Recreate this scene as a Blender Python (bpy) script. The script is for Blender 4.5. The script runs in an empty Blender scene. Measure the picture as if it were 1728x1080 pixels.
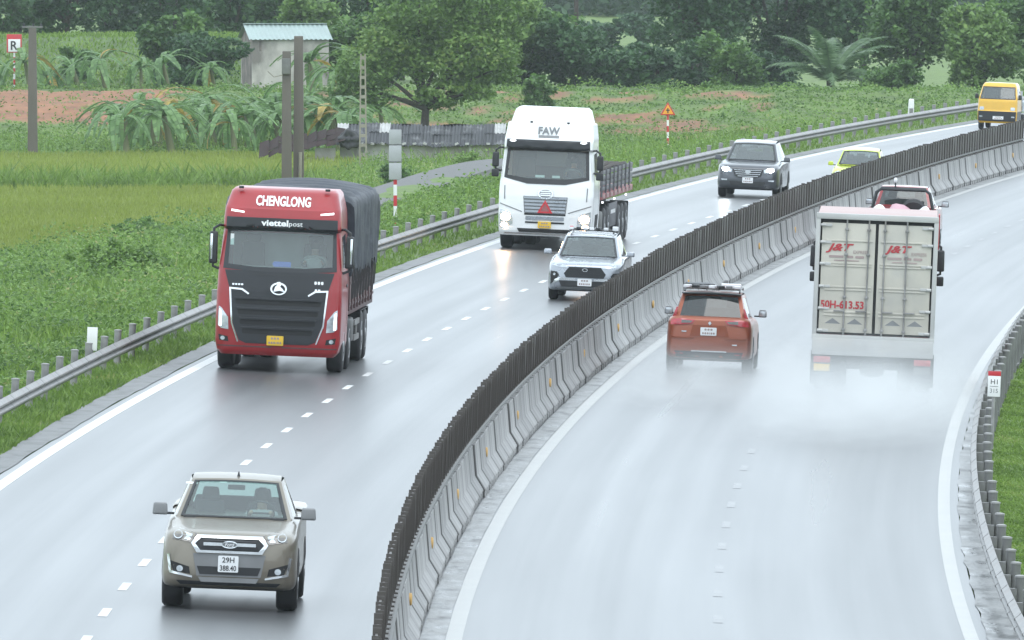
import bpy, bmesh, math, random
import numpy as np
from mathutils import Vector, Matrix
from mathutils.bvhtree import BVHTree

random.seed(7)
rng = np.random.default_rng(7)
R = math.radians
scene = bpy.context.scene
COL = scene.collection

# ------------------------------------------------------------------ camera, sky, sun, exposure
CAM_H = 10.5                                   # the camera stands on an overpass above the expressway
cam_data = bpy.data.cameras.new('camera')
cam_data.sensor_width = 36.0
cam_data.lens = 479.2                          # long telephoto
cam_data.clip_start = 1.0
cam_data.clip_end = 12000.0
cam = bpy.data.objects.new('camera', cam_data)
COL.objects.link(cam)
cam.location = (0.0, 0.0, CAM_H)
cam.rotation_euler = (R(90.0) - math.atan(785.0 / 23000.0), 0.0, 0.0)
scene.camera = cam

SUN_EL, SUN_AZ = R(62.0), R(160.0)             # high, behind the clouds
world = bpy.data.worlds.new('World')
scene.world = world
world.use_nodes = True
wt = world.node_tree
wt.nodes.clear()
w_out = wt.nodes.new('ShaderNodeOutputWorld')
w_sky = wt.nodes.new('ShaderNodeTexSky')
w_sky.sky_type = 'NISHITA'
w_sky.sun_disc = False
w_sky.sun_elevation = SUN_EL
w_sky.sun_rotation = SUN_AZ
w_sky.air_density = 1.0
w_sky.dust_density = 4.0
w_bg = wt.nodes.new('ShaderNodeBackground')
w_bg.inputs['Strength'].default_value = 0.05
w_cloud = wt.nodes.new('ShaderNodeBackground')  # even overcast layer in front of the clear sky
w_cloud.inputs['Color'].default_value = (0.79, 0.905, 1.0, 1.0)
w_cloud.inputs['Strength'].default_value = 2.05
w_mix = wt.nodes.new('ShaderNodeMixShader')
w_mix.inputs['Fac'].default_value = 0.88
wt.links.new(w_sky.outputs[0], w_bg.inputs['Color'])
wt.links.new(w_bg.outputs[0], w_mix.inputs[1])
wt.links.new(w_cloud.outputs[0], w_mix.inputs[2])
wt.links.new(w_mix.outputs[0], w_out.inputs['Surface'])

sun_data = bpy.data.lights.new('sun', 'SUN')
sun_data.energy = 0.9
sun_data.angle = R(35.0)
sun_data.color = (1.0, 0.97, 0.93)
sun = bpy.data.objects.new('sun', sun_data)
COL.objects.link(sun)
sun.location = (0, 0, 60)
sun.rotation_euler = (R(90) - SUN_EL, 0.0, R(180) - SUN_AZ)

scene.view_settings.view_transform = 'Standard'
scene.view_settings.look = 'None'
scene.view_settings.exposure = 0.12
scene.view_settings.gamma = 1.0
scene.view_settings.use_curve_mapping = False
scene.render.engine = 'CYCLES'
scene.cycles.use_denoising = True
scene.cycles.max_bounces = 8
scene.cycles.diffuse_bounces = 3
scene.cycles.glossy_bounces = 3
scene.cycles.transmission_bounces = 6
scene.cycles.transparent_max_bounces = 12
scene.cycles.volume_bounces = 1
scene.cycles.sample_clamp_indirect = 12.0
scene.cycles.volume_step_rate = 3.0
scene.cycles.volume_max_steps = 96
scene.cycles.caustics_reflective = False
scene.cycles.caustics_refractive = False
HAZE = 0.000085

# ------------------------------------------------------------------ the road's line
CC = (0.057687, 0.010226, 1.802464, 7.959598, 6.638751)   # X of the median barrier's foot as a polynomial of (Y-350)/100
BANK = 0.04                                    # crossfall of the banked curve
Y_LIN = 560.0
def c_line(Y):
    Y = np.asarray(Y, float)
    Yc = np.clip(Y, 150, Y_LIN)
    t = (Yc - 350.0) / 100.0
    return (((CC[0]*t + CC[1])*t + CC[2])*t + CC[3])*t + CC[4] + c_slope(Yc)*(Y - Yc)
def c_slope(Y):
    Yc = np.clip(np.asarray(Y, float), 150, Y_LIN)
    t = (Yc - 350.0) / 100.0
    return (4*CC[0]*t**3 + 3*CC[1]*t*t + 2*CC[2]*t + CC[3]) / 100.0
def road_pt(Y, o, dz=0.0):
    return Vector((float(c_line(Y)) + o, float(Y), -BANK*o + dz))
def road_frame(Y, o, sign=1, dz=0.0):
    """matrix whose +y runs along the road (sign=-1: toward the camera) and +z along the banked road's normal"""
    f = Vector((float(c_slope(Y))*sign, sign, 0.0)).normalized()
    up = Vector((BANK, 0.0, 1.0))
    rt = f.cross(up).normalized()
    up = rt.cross(f).normalized()
    f = up.cross(rt).normalized()
    m = Matrix((rt, f, up)).transposed().to_4x4()
    m.translation = road_pt(Y, o, dz)
    return m

# ------------------------------------------------------------------ materials
MATS = {}
def nd(t, kind, **kw):
    n = t.nodes.new(kind)
    for k, v in kw.items():
        setattr(n, k, v)
    return n
def mat(name, col, rough=0.5, metal=0.0, coat=0.0, var=0.12, scale=2.5, bump=0.0, bscale=18.0, spec=0.5,
        col2=None, cmix=0.5, cscale=1.2, stretch=(1, 1, 1), emit=None, estr=0.0, rvar=0.12):
    """Principled surface whose colour, gloss and fine relief are broken up by noise"""
    m = bpy.data.materials.new(name)
    m.use_nodes = True
    t = m.node_tree
    b = t.nodes['Principled BSDF']
    tc = nd(t, 'ShaderNodeTexCoord')
    mp = nd(t, 'ShaderNodeMapping')
    mp.inputs['Scale'].default_value = stretch
    t.links.new(tc.outputs['Object'], mp.inputs['Vector'])
    n1 = nd(t, 'ShaderNodeTexNoise')
    n1.inputs['Scale'].default_value = scale
    n1.inputs['Detail'].default_value = 5.0
    t.links.new(mp.outputs[0], n1.inputs['Vector'])
    mr = nd(t, 'ShaderNodeMapRange')
    mr.inputs['From Min'].default_value = 0.3
    mr.inputs['From Max'].default_value = 0.7
    mr.inputs['To Min'].default_value = 1.0 - var
    mr.inputs['To Max'].default_value = 1.0 + var
    t.links.new(n1.outputs['Fac'], mr.inputs['Value'])
    src = None
    if col2 is not None:
        n2 = nd(t, 'ShaderNodeTexNoise')
        n2.inputs['Scale'].default_value = cscale
        n2.inputs['Detail'].default_value = 6.0
        t.links.new(mp.outputs[0], n2.inputs['Vector'])
        rp = nd(t, 'ShaderNodeMapRange')
        rp.inputs['From Min'].default_value = cmix - 0.1
        rp.inputs['From Max'].default_value = cmix + 0.1
        t.links.new(n2.outputs['Fac'], rp.inputs['Value'])
        mx = nd(t, 'ShaderNodeMix', data_type='RGBA')
        mx.inputs[6].default_value = (*col, 1)
        mx.inputs[7].default_value = (*col2, 1)
        t.links.new(rp.outputs[0], mx.inputs[0])
        src = mx.outputs[2]
    ml = nd(t, 'ShaderNodeVectorMath', operation='SCALE')
    if src is None:
        ml.inputs[0].default_value = col
    else:
        t.links.new(src, ml.inputs[0])
    t.links.new(mr.outputs[0], ml.inputs['Scale'])
    t.links.new(ml.outputs[0], b.inputs['Base Color'])
    r2 = nd(t, 'ShaderNodeMapRange')
    r2.inputs['From Min'].default_value = 0.3
    r2.inputs['From Max'].default_value = 0.7
    r2.inputs['To Min'].default_value = max(0.02, rough*(1 - rvar))
    r2.inputs['To Max'].default_value = min(1.0, rough*(1 + rvar))
    t.links.new(n1.outputs['Fac'], r2.inputs['Value'])
    t.links.new(r2.outputs[0], b.inputs['Roughness'])
    b.inputs['Metallic'].default_value = metal
    b.inputs['Specular IOR Level'].default_value = spec
    b.inputs['Coat Weight'].default_value = coat
    b.inputs['Coat Roughness'].default_value = 0.06
    if bump > 0:
        n3 = nd(t, 'ShaderNodeTexNoise')
        n3.inputs['Scale'].default_value = bscale
        n3.inputs['Detail'].default_value = 4.0
        t.links.new(mp.outputs[0], n3.inputs['Vector'])
        bp = nd(t, 'ShaderNodeBump')
        bp.inputs['Strength'].default_value = bump
        bp.inputs['Distance'].default_value = 0.05
        t.links.new(n3.outputs['Fac'], bp.inputs['Height'])
        t.links.new(bp.outputs[0], b.inputs['Normal'])
    if emit is not None:
        b.inputs['Emission Color'].default_value = (*emit, 1)
        b.inputs['Emission Strength'].default_value = estr
    MATS[name] = m
    return m

def leaf_mat(name, c1, c2, c3=None, trans=0.35, rough=0.45, zone=0.25):
    """foliage: hue differs leaf by leaf and clump by clump; light passes through"""
    m = bpy.data.materials.new(name)
    m.use_nodes = True
    t = m.node_tree
    t.nodes.clear()
    out = nd(t, 'ShaderNodeOutputMaterial')
    geo = nd(t, 'ShaderNodeNewGeometry')
    tc = nd(t, 'ShaderNodeTexCoord')
    nz = nd(t, 'ShaderNodeTexNoise')
    nz.inputs['Scale'].default_value = zone
    nz.inputs['Detail'].default_value = 3.0
    oi = nd(t, 'ShaderNodeObjectInfo')
    ad = nd(t, 'ShaderNodeVectorMath', operation='ADD')
    t.links.new(tc.outputs['Object'], ad.inputs[0])
    sc = nd(t, 'ShaderNodeVectorMath', operation='SCALE')
    t.links.new(oi.outputs['Location'], sc.inputs[0])
    sc.inputs['Scale'].default_value = 0.7
    t.links.new(sc.outputs[0], ad.inputs[1])
    t.links.new(ad.outputs[0], nz.inputs['Vector'])
    mx1 = nd(t, 'ShaderNodeMath', operation='MULTIPLY_ADD')
    mx1.inputs[1].default_value = 0.5
    mx1.inputs[2].default_value = 0.0
    t.links.new(geo.outputs['Random Per Island'], mx1.inputs[0])
    zr = nd(t, 'ShaderNodeMapRange')
    zr.inputs['From Min'].default_value = 0.32
    zr.inputs['From Max'].default_value = 0.68
    zr.inputs['To Max'].default_value = 0.5
    t.links.new(nz.outputs['Fac'], zr.inputs['Value'])
    sm = nd(t, 'ShaderNodeMath', operation='ADD')
    t.links.new(mx1.outputs[0], sm.inputs[0])
    t.links.new(zr.outputs[0], sm.inputs[1])
    cr = nd(t, 'ShaderNodeValToRGB')
    cr.color_ramp.elements[0].color = (*c1, 1)
    cr.color_ramp.elements[1].color = (*c2, 1)
    cr.color_ramp.elements[0].position = 0.15
    cr.color_ramp.elements[1].position = 0.8
    if c3 is not None:
        e = cr.color_ramp.elements.new(0.97)
        e.color = (*c3, 1)
    t.links.new(sm.outputs[0], cr.inputs['Fac'])
    pb = nd(t, 'ShaderNodeBsdfPrincipled')
    pb.inputs['Roughness'].default_value = rough
    pb.inputs['Specular IOR Level'].default_value = 0.35
    t.links.new(cr.outputs['Color'], pb.inputs['Base Color'])
    tl = nd(t, 'ShaderNodeBsdfTranslucent')
    t.links.new(cr.outputs['Color'], tl.inputs['Color'])
    ms = nd(t, 'ShaderNodeMixShader')
    ms.inputs['Fac'].default_value = trans
    t.links.new(pb.outputs[0], ms.inputs[1])
    t.links.new(tl.outputs[0], ms.inputs[2])
    t.links.new(ms.outputs[0], out.inputs['Surface'])
    MATS[name] = m
    return m

def glass_mat(name, tint, refl=0.9, clear=0.75):
    """thin automotive glass: tinted see-through plus a sky reflection that grows at glancing angles"""
    m = bpy.data.materials.new(name)
    m.use_nodes = True
    t = m.node_tree
    t.nodes.clear()
    out = nd(t, 'ShaderNodeOutputMaterial')
    tr = nd(t, 'ShaderNodeBsdfTransparent')
    tr.inputs['Color'].default_value = (*tint, 1)
    df = nd(t, 'ShaderNodeBsdfDiffuse')          # wet film and dust on the pane
    df.inputs['Color'].default_value = (0.55, 0.62, 0.62, 1)
    m1 = nd(t, 'ShaderNodeMixShader')
    m1.inputs['Fac'].default_value = 1.0 - clear
    gl = nd(t, 'ShaderNodeBsdfGlossy')
    gl.inputs['Roughness'].default_value = 0.03
    gl.inputs['Color'].default_value = (refl, refl, refl, 1)
    geo = nd(t, 'ShaderNodeNewGeometry')
    dt = nd(t, 'ShaderNodeVectorMath', operation='DOT_PRODUCT')
    t.links.new(geo.outputs['Normal'], dt.inputs[0])
    t.links.new(geo.outputs['Incoming'], dt.inputs[1])
    ab = nd(t, 'ShaderNodeMath', operation='ABSOLUTE')
    t.links.new(dt.outputs['Value'], ab.inputs[0])
    iv = nd(t, 'ShaderNodeMath', operation='SUBTRACT')
    iv.inputs[0].default_value = 1.0
    t.links.new(ab.outputs[0], iv.inputs[1])
    pw = nd(t, 'ShaderNodeMath', operation='POWER')
    pw.inputs[1].default_value = 5.0
    t.links.new(iv.outputs[0], pw.inputs[0])
    fr = nd(t, 'ShaderNodeMath', operation='MULTIPLY_ADD')   # Schlick reflectance of two glass faces
    fr.inputs[1].default_value = 0.93
    fr.inputs[2].default_value = 0.065
    t.links.new(pw.outputs[0], fr.inputs[0])
    m2 = nd(t, 'ShaderNodeMixShader')
    tc = nd(t, 'ShaderNodeTexCoord')
    nz = nd(t, 'ShaderNodeTexNoise')
    nz.inputs['Scale'].default_value = 40.0
    bp = nd(t, 'ShaderNodeBump')
    bp.inputs['Strength'].default_value = 0.02
    t.links.new(tc.outputs['Object'], nz.inputs['Vector'])
    t.links.new(nz.outputs['Fac'], bp.inputs['Height'])
    t.links.new(bp.outputs[0], gl.inputs['Normal'])
    t.links.new(tr.outputs[0], m1.inputs[1])
    t.links.new(df.outputs[0], m1.inputs[2])
    t.links.new(fr.outputs[0], m2.inputs['Fac'])
    t.links.new(m1.outputs[0], m2.inputs[1])
    t.links.new(gl.outputs[0], m2.inputs[2])
    t.links.new(m2.outputs[0], out.inputs['Surface'])
    MATS[name] = m
    return m

# ------------------------------------------------------------------ mesh helpers
def link(o, parent=None):
    COL.objects.link(o)
    if parent is not None:
        o.parent = parent
    return o
def obj(name, me, m=None, parent=None):
    if m is not None and len(me.materials) == 0:
        me.materials.append(MATS[m] if isinstance(m, str) else m)
    return link(bpy.data.objects.new(name, me), parent)
def empty(name, mtx=None, parent=None):
    o = bpy.data.objects.new(name, None)
    o.empty_display_size = 0.5
    link(o, parent)
    if mtx is not None:
        o.matrix_world = mtx
    return o
def tag(o, label=None, cat=None, group=None, kind=None):
    for k, v in (('label', label), ('category', cat), ('group', group), ('kind', kind)):
        if v is not None:
            o[k] = v
    return o
def copy_tree(o, parent=None):
    c = o.copy()
    link(c, parent)
    for ch in list(o.children):
        copy_tree(ch, c)
    return c
def finish(me, angle=38.0):
    me.validate()
    me.shade_smooth()
    me.set_sharp_from_angle(angle=R(angle))
    return me
def np_mesh(name, V, F, smooth=False):
    """V (n,3), F (m,k) with k = 3 or 4, built fast"""
    me = bpy.data.meshes.new(name)
    V = np.ascontiguousarray(V, dtype=np.float32)
    F = np.ascontiguousarray(F, dtype=np.int32)
    n, k = F.shape
    me.vertices.add(len(V))
    me.vertices.foreach_set('co', V.ravel())
    me.loops.add(n*k)
    me.loops.foreach_set('vertex_index', F.ravel())
    me.polygons.add(n)
    me.polygons.foreach_set('loop_start', np.arange(0, n*k, k, dtype=np.int32))
    me.polygons.foreach_set('loop_total', np.full(n, k, dtype=np.int32))
    if smooth:
        me.polygons.foreach_set('use_smooth', np.ones(n, dtype=bool))
    me.update()
    return me

class MB:
    """collects boxes, prisms, tubes and lofts; build() makes ONE mesh object"""
    def __init__(self):
        self.v, self.f = [], []
    def add(self, vs, fs):
        n = len(self.v)
        self.v += [tuple(p) for p in vs]
        self.f += [[i + n for i in q] for q in fs]
        return self
    def box(self, c, s, rot=None, top=1.0, topy=None):
        hx, hy, hz = s[0]/2, s[1]/2, s[2]/2
        ty = top if topy is None else topy
        vs = [Vector((x*(top if z > 0 else 1), y*(ty if z > 0 else 1), z)) for z in (-hz, hz) for y in (-hy, hy) for x in (-hx, hx)]
        if rot is not None:
            vs = [rot @ p for p in vs]
        vs = [p + Vector(c) for p in vs]
        return self.add(vs, [(0, 2, 3, 1), (4, 5, 7, 6), (0, 1, 5, 4), (2, 6, 7, 3), (0, 4, 6, 2), (1, 3, 7, 5)])
    def prism(self, poly, d0, d1, axis='y'):
        """polygon extruded along an axis: (a,b) are (x,z) for y, (y,z) for x, (x,y) for z"""
        def p3(a, b, d):
            return (a, d, b) if axis == 'y' else ((d, a, b) if axis == 'x' else (a, b, d))
        n = len(poly)
        vs = [p3(a, b, d0) for a, b in poly] + [p3(a, b, d1) for a, b in poly]
        fs = [list(range(n))[::-1], list(range(n, 2*n))]
        fs += [(i, (i+1) % n, n + (i+1) % n, n + i) for i in range(n)]
        return self.add(vs, fs)
    def tube(self, pts, r, n=8, caps=True):
        pts = [Vector(p) for p in pts]
        rs = r if isinstance(r, (list, tuple)) else [r]*len(pts)
        vs, fs = [], []
        up = Vector((0, 0, 1))
        prev = None
        for i, p in enumerate(pts):
            d = (pts[min(i+1, len(pts)-1)] - pts[max(i-1, 0)]).normalized()
            if prev is None:
                a = d.cross(up if abs(d.z) < 0.9 else Vector((1, 0, 0))).normalized()
            else:
                a = (prev - d*prev.dot(d)).normalized()
            prev = a
            b = d.cross(a)
            for k in range(n):
                th = 2*math.pi*k/n
                vs.append(p + (a*math.cos(th) + b*math.sin(th))*rs[i])
        for i in range(len(pts)-1):
            for k in range(n):
                fs.append((i*n+k, i*n+(k+1) % n, (i+1)*n+(k+1) % n, (i+1)*n+k))
        if caps:
            fs.append(list(range(n))[::-1])
            fs.append(list(range((len(pts)-1)*n, len(pts)*n)))
        return self.add(vs, fs)
    def lathe(self, prof, n=24, axis='x', c=(0, 0, 0)):
        """prof: (along axis, radius)"""
        vs, fs = [], []
        for a, r in prof:
            for k in range(n):
                th = 2*math.pi*k/n
                p, q = r*math.cos(th), r*math.sin(th)
                v = (a, p, q) if axis == 'x' else ((p, a, q) if axis == 'y' else (p, q, a))
                vs.append((v[0]+c[0], v[1]+c[1], v[2]+c[2]))
        for i in range(len(prof)-1):
            for k in range(n):
                fs.append((i*n+k, i*n+(k+1) % n, (i+1)*n+(k+1) % n, (i+1)*n+k))
        fs.append(list(range(n))[::-1])
        fs.append(list(range((len(prof)-1)*n, len(prof)*n)))
        return self.add(vs, fs)
    def grid(self, P):
        """P[i][j] points"""
        ni, nj = len(P), len(P[0])
        vs = [p for row in P for p in row]
        return self.add(vs, [(i*nj+j, i*nj+j+1, (i+1)*nj+j+1, (i+1)*nj+j) for i in range(ni-1) for j in range(nj-1)])
    def mesh(self, name, bevel=0.0, seg=2, angle=38.0, solid=0.0, weld=False):
        me = bpy.data.meshes.new(name)
        me.from_pydata([tuple(p) for p in self.v], [], self.f)
        bm = bmesh.new()
        bm.from_mesh(me)
        if weld:
            bmesh.ops.remove_doubles(bm, verts=bm.verts, dist=0.0005)
        if solid > 0:
            bmesh.ops.remove_doubles(bm, verts=bm.verts, dist=0.0005)
            bmesh.ops.recalc_face_normals(bm, faces=bm.faces)
            bmesh.ops.solidify(bm, geom=bm.faces[:], thickness=solid)
        bmesh.ops.recalc_face_normals(bm, faces=bm.faces)
        if bevel > 0:
            es = [e for e in bm.edges if len(e.link_faces) == 2 and e.calc_face_angle(0) > R(30)]
            bmesh.ops.bevel(bm, geom=es, offset=bevel, segments=seg, affect='EDGES', profile=0.6, clamp_overlap=True)
        bm.to_mesh(me)
        bm.free()
        return finish(me, angle)
    def build(self, name, m, parent=None, **kw):
        return obj(name, self.mesh(name, **kw), m, parent)

def rrect(cx, cz, w, h, r=0.03, n=3):
    r = min(r, w/2 - 1e-4, h/2 - 1e-4)
    out = []
    for sx, sz, a0 in ((1, 1, 0), (-1, 1, 90), (-1, -1, 180), (1, -1, 270)):
        for k in range(n+1):
            a = R(a0 + 90*k/n)
            out.append((cx + sx*(w/2 - r) + r*math.cos(a), cz + sz*(h/2 - r) + r*math.sin(a)))
    return out
def ellipse(cx, cz, a, b, n=20):
    return [(cx + a*math.cos(2*math.pi*k/n), cz + b*math.sin(2*math.pi*k/n)) for k in range(n)]
def mir(poly):
    return [(-a, b) for a, b in poly][::-1]
def catmull(P, sub, closed=False):
    P = np.asarray(P, float)
    n = len(P)
    out = []
    last = n if closed else n-1
    for i in range(last):
        if closed:
            p0, p1, p2, p3 = P[(i-1) % n], P[i], P[(i+1) % n], P[(i+2) % n]
        else:
            p1, p2 = P[i], P[i+1]
            p0 = P[i-1] if i > 0 else 2*p1 - p2
            p3 = P[i+2] if i+2 < n else 2*p2 - p1
        for k in range(sub):
            t = k/sub
            out.append(0.5*((2*p1) + (p2-p0)*t + (2*p0-5*p1+4*p2-p3)*t*t + (3*p1-p0-3*p2+p3)*t**3))
    if not closed:
        out.append(P[-1])
    return np.array(out)

# decals: thin pieces that follow the surface of a hull -------------------------------------------
AX = {'F': ((0, -1, 0), lambda u, v: (-u, 20.0, v)), 'B': ((0, 1, 0), lambda u, v: (u, -40.0, v)),
      'R': ((-1, 0, 0), lambda u, v: (20.0, u, v)), 'L': ((1, 0, 0), lambda u, v: (-20.0, -u, v)),
      'T': ((0, 0, -1), lambda u, v: (u, v, 20.0))}
def bvh_of(me):
    return BVHTree.FromPolygons([v.co.copy() for v in me.vertices], [tuple(p.vertices) for p in me.polygons])
def cast(bvh, axis, u, v):
    d, org = AX[axis]
    h = bvh.ray_cast(Vector(org(u, v)), Vector(d))
    return h[0]
def project(bvh, axis, uv, proud):
    d = Vector(AX[axis][0])
    pts, bad = [], []
    for i, (u, v) in enumerate(uv):
        p = cast(bvh, axis, u, v)
        if p is None:
            bad.append(i)
            pts.append(None)
        else:
            pts.append(p - d*proud)
    good = [i for i in range(len(uv)) if pts[i] is not None]
    for i in bad:
        u, v = uv[i]
        j = min(good, key=lambda k: (uv[k][0]-u)**2 + (uv[k][1]-v)**2) if good else None
        q = Vector(AX[axis][1](u, v))
        if j is None:
            pts[i] = q
        else:
            k = 1 if axis in 'FB' else (0 if axis in 'RL' else 2)
            q[k] = pts[j][k]
            pts[i] = q
    return pts
def decal_mesh(name, bvh, poly, axis, proud=0.008, sink=0.03, maxlen=0.12, hole=None):
    bm = bmesh.new()
    if hole is None:
        bm.faces.new([bm.verts.new((a, b, 0)) for a, b in poly])
    else:
        n = len(poly)
        vo = [bm.verts.new((a, b, 0)) for a, b in poly]
        vi = [bm.verts.new((a, b, 0)) for a, b in hole]
        for i in range(n):
            bm.faces.new((vo[i], vo[(i+1) % n], vi[(i+1) % n], vi[i]))
    bmesh.ops.triangulate(bm, faces=bm.faces[:])
    for _ in range(4):
        es = [e for e in bm.edges if e.calc_length() > maxlen]
        if not es:
            break
        bmesh.ops.subdivide_edges(bm, edges=es, cuts=1)
        bmesh.ops.triangulate(bm, faces=bm.faces[:])
    vs = bm.verts[:]
    pts = project(bvh, axis, [(v.co.x, v.co.y) for v in vs], proud)
    bd = [e for e in bm.edges if e.is_boundary]
    for v, p in zip(vs, pts):
        v.co = p
    if sink > 0:
        r = bmesh.ops.extrude_edge_only(bm, edges=bd)
        d = Vector(AX[axis][0])
        for g in r['geom']:
            if isinstance(g, bmesh.types.BMVert):
                g.co = g.co + d*(sink + proud)
    bmesh.ops.recalc_face_normals(bm, faces=bm.faces)
    me = bpy.data.meshes.new(name)
    bm.to_mesh(me)
    bm.free()
    return finish(me, 40)
def decal(name, m, parent, bvh, poly, axis='F', **kw):
    return obj(name, decal_mesh(name, bvh, poly, axis, **kw), m, parent)
def text_mesh(name, s, width, height, bold=0.0, shear=0.0, spacing=1.0):
    cu = bpy.data.curves.new(name, 'FONT')
    cu.body = s
    cu.offset = bold
    cu.shear = shear
    cu.space_character = spacing
    cu.resolution_u = 3
    o = bpy.data.objects.new(name, cu)
    COL.objects.link(o)
    bpy.context.view_layer.update()
    dg = bpy.context.evaluated_depsgraph_get()
    me = bpy.data.meshes.new_from_object(o.evaluated_get(dg))
    bpy.data.objects.remove(o)
    bpy.data.curves.remove(cu)
    co = np.array([v.co[:] for v in me.vertices])
    lo, hi = co.min(0), co.max(0)
    co = (co - (lo + hi)/2)
    sx = width/(hi[0]-lo[0])
    sy = height/(hi[1]-lo[1])
    co[:, 0] *= sx
    co[:, 1] *= sy
    co[:, 2] = 0
    for v, c in zip(me.vertices, co):
        v.co = c
    return me
def lettering(s, m, parent, bvh, axis, cu, cv, width, height, proud=0.012, bold=0.01, shear=0.0, name='lettering', tilt=0.0):
    me = text_mesh(name, s, width, height, bold, shear)
    uv = [(cu + v.co.x, cv + v.co.y + tilt*v.co.x) for v in me.vertices]
    for v, p in zip(me.vertices, project(bvh, axis, uv, proud)):
        v.co = p
    return obj(name, me, m, parent)

# ------------------------------------------------------------------ material library
def vary_by_object(m, lo, hi):
    t = m.node_tree
    oi = nd(t, 'ShaderNodeObjectInfo')
    mr = nd(t, 'ShaderNodeMapRange')
    mr.inputs['To Min'].default_value = lo
    mr.inputs['To Max'].default_value = hi
    t.links.new(oi.outputs['Random'], mr.inputs['Value'])
    b = t.nodes['Principled BSDF']
    src = b.inputs['Base Color'].links[0].from_socket
    sc = nd(t, 'ShaderNodeVectorMath', operation='SCALE')
    t.links.new(src, sc.inputs[0])
    t.links.new(mr.outputs[0], sc.inputs['Scale'])
    t.links.new(sc.outputs[0], b.inputs['Base Color'])
mat('grey_concrete', (0.30, 0.29, 0.285), 0.55, var=0.18, scale=1.6, bump=0.25, bscale=9, col2=(0.17, 0.165, 0.16), cmix=0.58, cscale=1.5, stretch=(1, 1, 0.22))
vary_by_object(MATS['grey_concrete'], 0.74, 1.10)
def joint_grime(m, half, width, dark):
    t = m.node_tree
    b = t.nodes['Principled BSDF']
    tc = nd(t, 'ShaderNodeTexCoord')
    sp = nd(t, 'ShaderNodeSeparateXYZ')
    t.links.new(tc.outputs['Object'], sp.inputs[0])
    ab = nd(t, 'ShaderNodeMath', operation='ABSOLUTE')
    t.links.new(sp.outputs['Y'], ab.inputs[0])
    mr = nd(t, 'ShaderNodeMapRange')
    mr.inputs['From Min'].default_value = half - width
    mr.inputs['From Max'].default_value = half
    mr.inputs['To Min'].default_value = 1.0
    mr.inputs['To Max'].default_value = dark
    t.links.new(ab.outputs[0], mr.inputs['Value'])
    sc = nd(t, 'ShaderNodeVectorMath', operation='SCALE')
    t.links.new(b.inputs['Base Color'].links[0].from_socket, sc.inputs[0])
    t.links.new(mr.outputs[0], sc.inputs['Scale'])
    t.links.new(sc.outputs[0], b.inputs['Base Color'])
joint_grime(MATS['grey_concrete'], 1.2, 0.35, 0.3)
mat('gutter_concrete', (0.20, 0.20, 0.198), 0.40, var=0.35, scale=2.2, bump=0.5, bscale=6, col2=(0.06, 0.06, 0.058), cmix=0.60, cscale=2.4, stretch=(1, 0.35, 1), rvar=0.4)
mat('white_line', (0.58, 0.58, 0.57), 0.4, var=0.1, scale=1.0, bump=0.1)
mat('faint_line', (0.10, 0.10, 0.102), 0.29, var=0.3, scale=1.0, spec=0.6)
mat('worn_line', (0.36, 0.36, 0.345), 0.4, var=0.14, scale=1.0, bump=0.1)
mat('galvanised', (0.27, 0.265, 0.26), 0.5, metal=0.25, var=0.25, scale=3, bump=0.05, col2=(0.22, 0.20, 0.19), cmix=0.63, cscale=1.8)
mat('shoulder', (0.11, 0.11, 0.108), 0.5, var=0.35, scale=2.0, bump=0.5, bscale=6, col2=(0.055, 0.055, 0.05), cmix=0.58, cscale=2.4, stretch=(1, 0.35, 1))
mat('dull_steel', (0.16, 0.16, 0.155), 0.55, metal=0.3, var=0.2, scale=4)
mat('glare_brown', (0.062, 0.053, 0.047), 0.5, var=0.2, scale=1.5)
mat('amber', (0.55, 0.33, 0.10), 0.4, var=0.15)
mat('rubber', (0.022, 0.022, 0.024), 0.6, var=0.2, scale=8)
mat('black_plastic', (0.014, 0.015, 0.017), 0.38, var=0.15, scale=5)
mat('dark_void', (0.012, 0.012, 0.013), 0.7, var=0.2)
mat('charcoal', (0.016, 0.018, 0.022), 0.5, var=0.12, scale=3)
mat('mid_grey', (0.20, 0.205, 0.21), 0.4, var=0.1, scale=3)
mat('chrome', (0.68, 0.70, 0.72), 0.16, metal=0.95, var=0.06)
mat('rim_alloy', (0.35, 0.36, 0.37), 0.3, metal=0.8, var=0.15)
mat('lamp_glass', (0.50, 0.54, 0.57), 0.12, metal=0.35, coat=1.0, var=0.3, scale=9)
mat('lamp_dark', (0.12, 0.11, 0.10), 0.12, coat=1.0, var=0.3, scale=9)
mat('lit_white', (0.9, 0.9, 0.9), 0.2, emit=(0.86, 0.95, 1.0), estr=220.0)
mat('lit_warm', (0.9, 0.8, 0.7), 0.2, emit=(1.0, 0.62, 0.36), estr=80.0)
mat('drl_white', (0.9, 0.92, 0.95), 0.2, emit=(0.95, 0.98, 1.0), estr=1.5)
mat('red_lamp', (0.42, 0.02, 0.03), 0.14, coat=1.0, var=0.25, scale=8)
mat('lit_red', (0.6, 0.03, 0.03), 0.2, emit=(1.0, 0.05, 0.06), estr=1.6)
mat('plate_white', (0.80, 0.81, 0.82), 0.35, var=0.05)
mat('plate_yellow', (0.78, 0.50, 0.04), 0.35, var=0.05)
mat('ink_black', (0.02, 0.02, 0.022), 0.5)
mat('ink_white', (0.82, 0.83, 0.84), 0.4, var=0.04)
mat('ink_red', (0.42, 0.035, 0.045), 0.45, var=0.08)
mat('ink_faded', (0.36, 0.28, 0.27), 0.5, var=0.1)
mat('ink_grey', (0.16, 0.17, 0.18), 0.45)
mat('seat_fabric', (0.05, 0.05, 0.052), 0.8, var=0.15)
mat('interior', (0.035, 0.036, 0.038), 0.7, var=0.15)
mat('paper_blue', (0.10, 0.16, 0.62), 0.6)
mat('paper_white', (0.75, 0.76, 0.76), 0.6, var=0.05)
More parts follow.
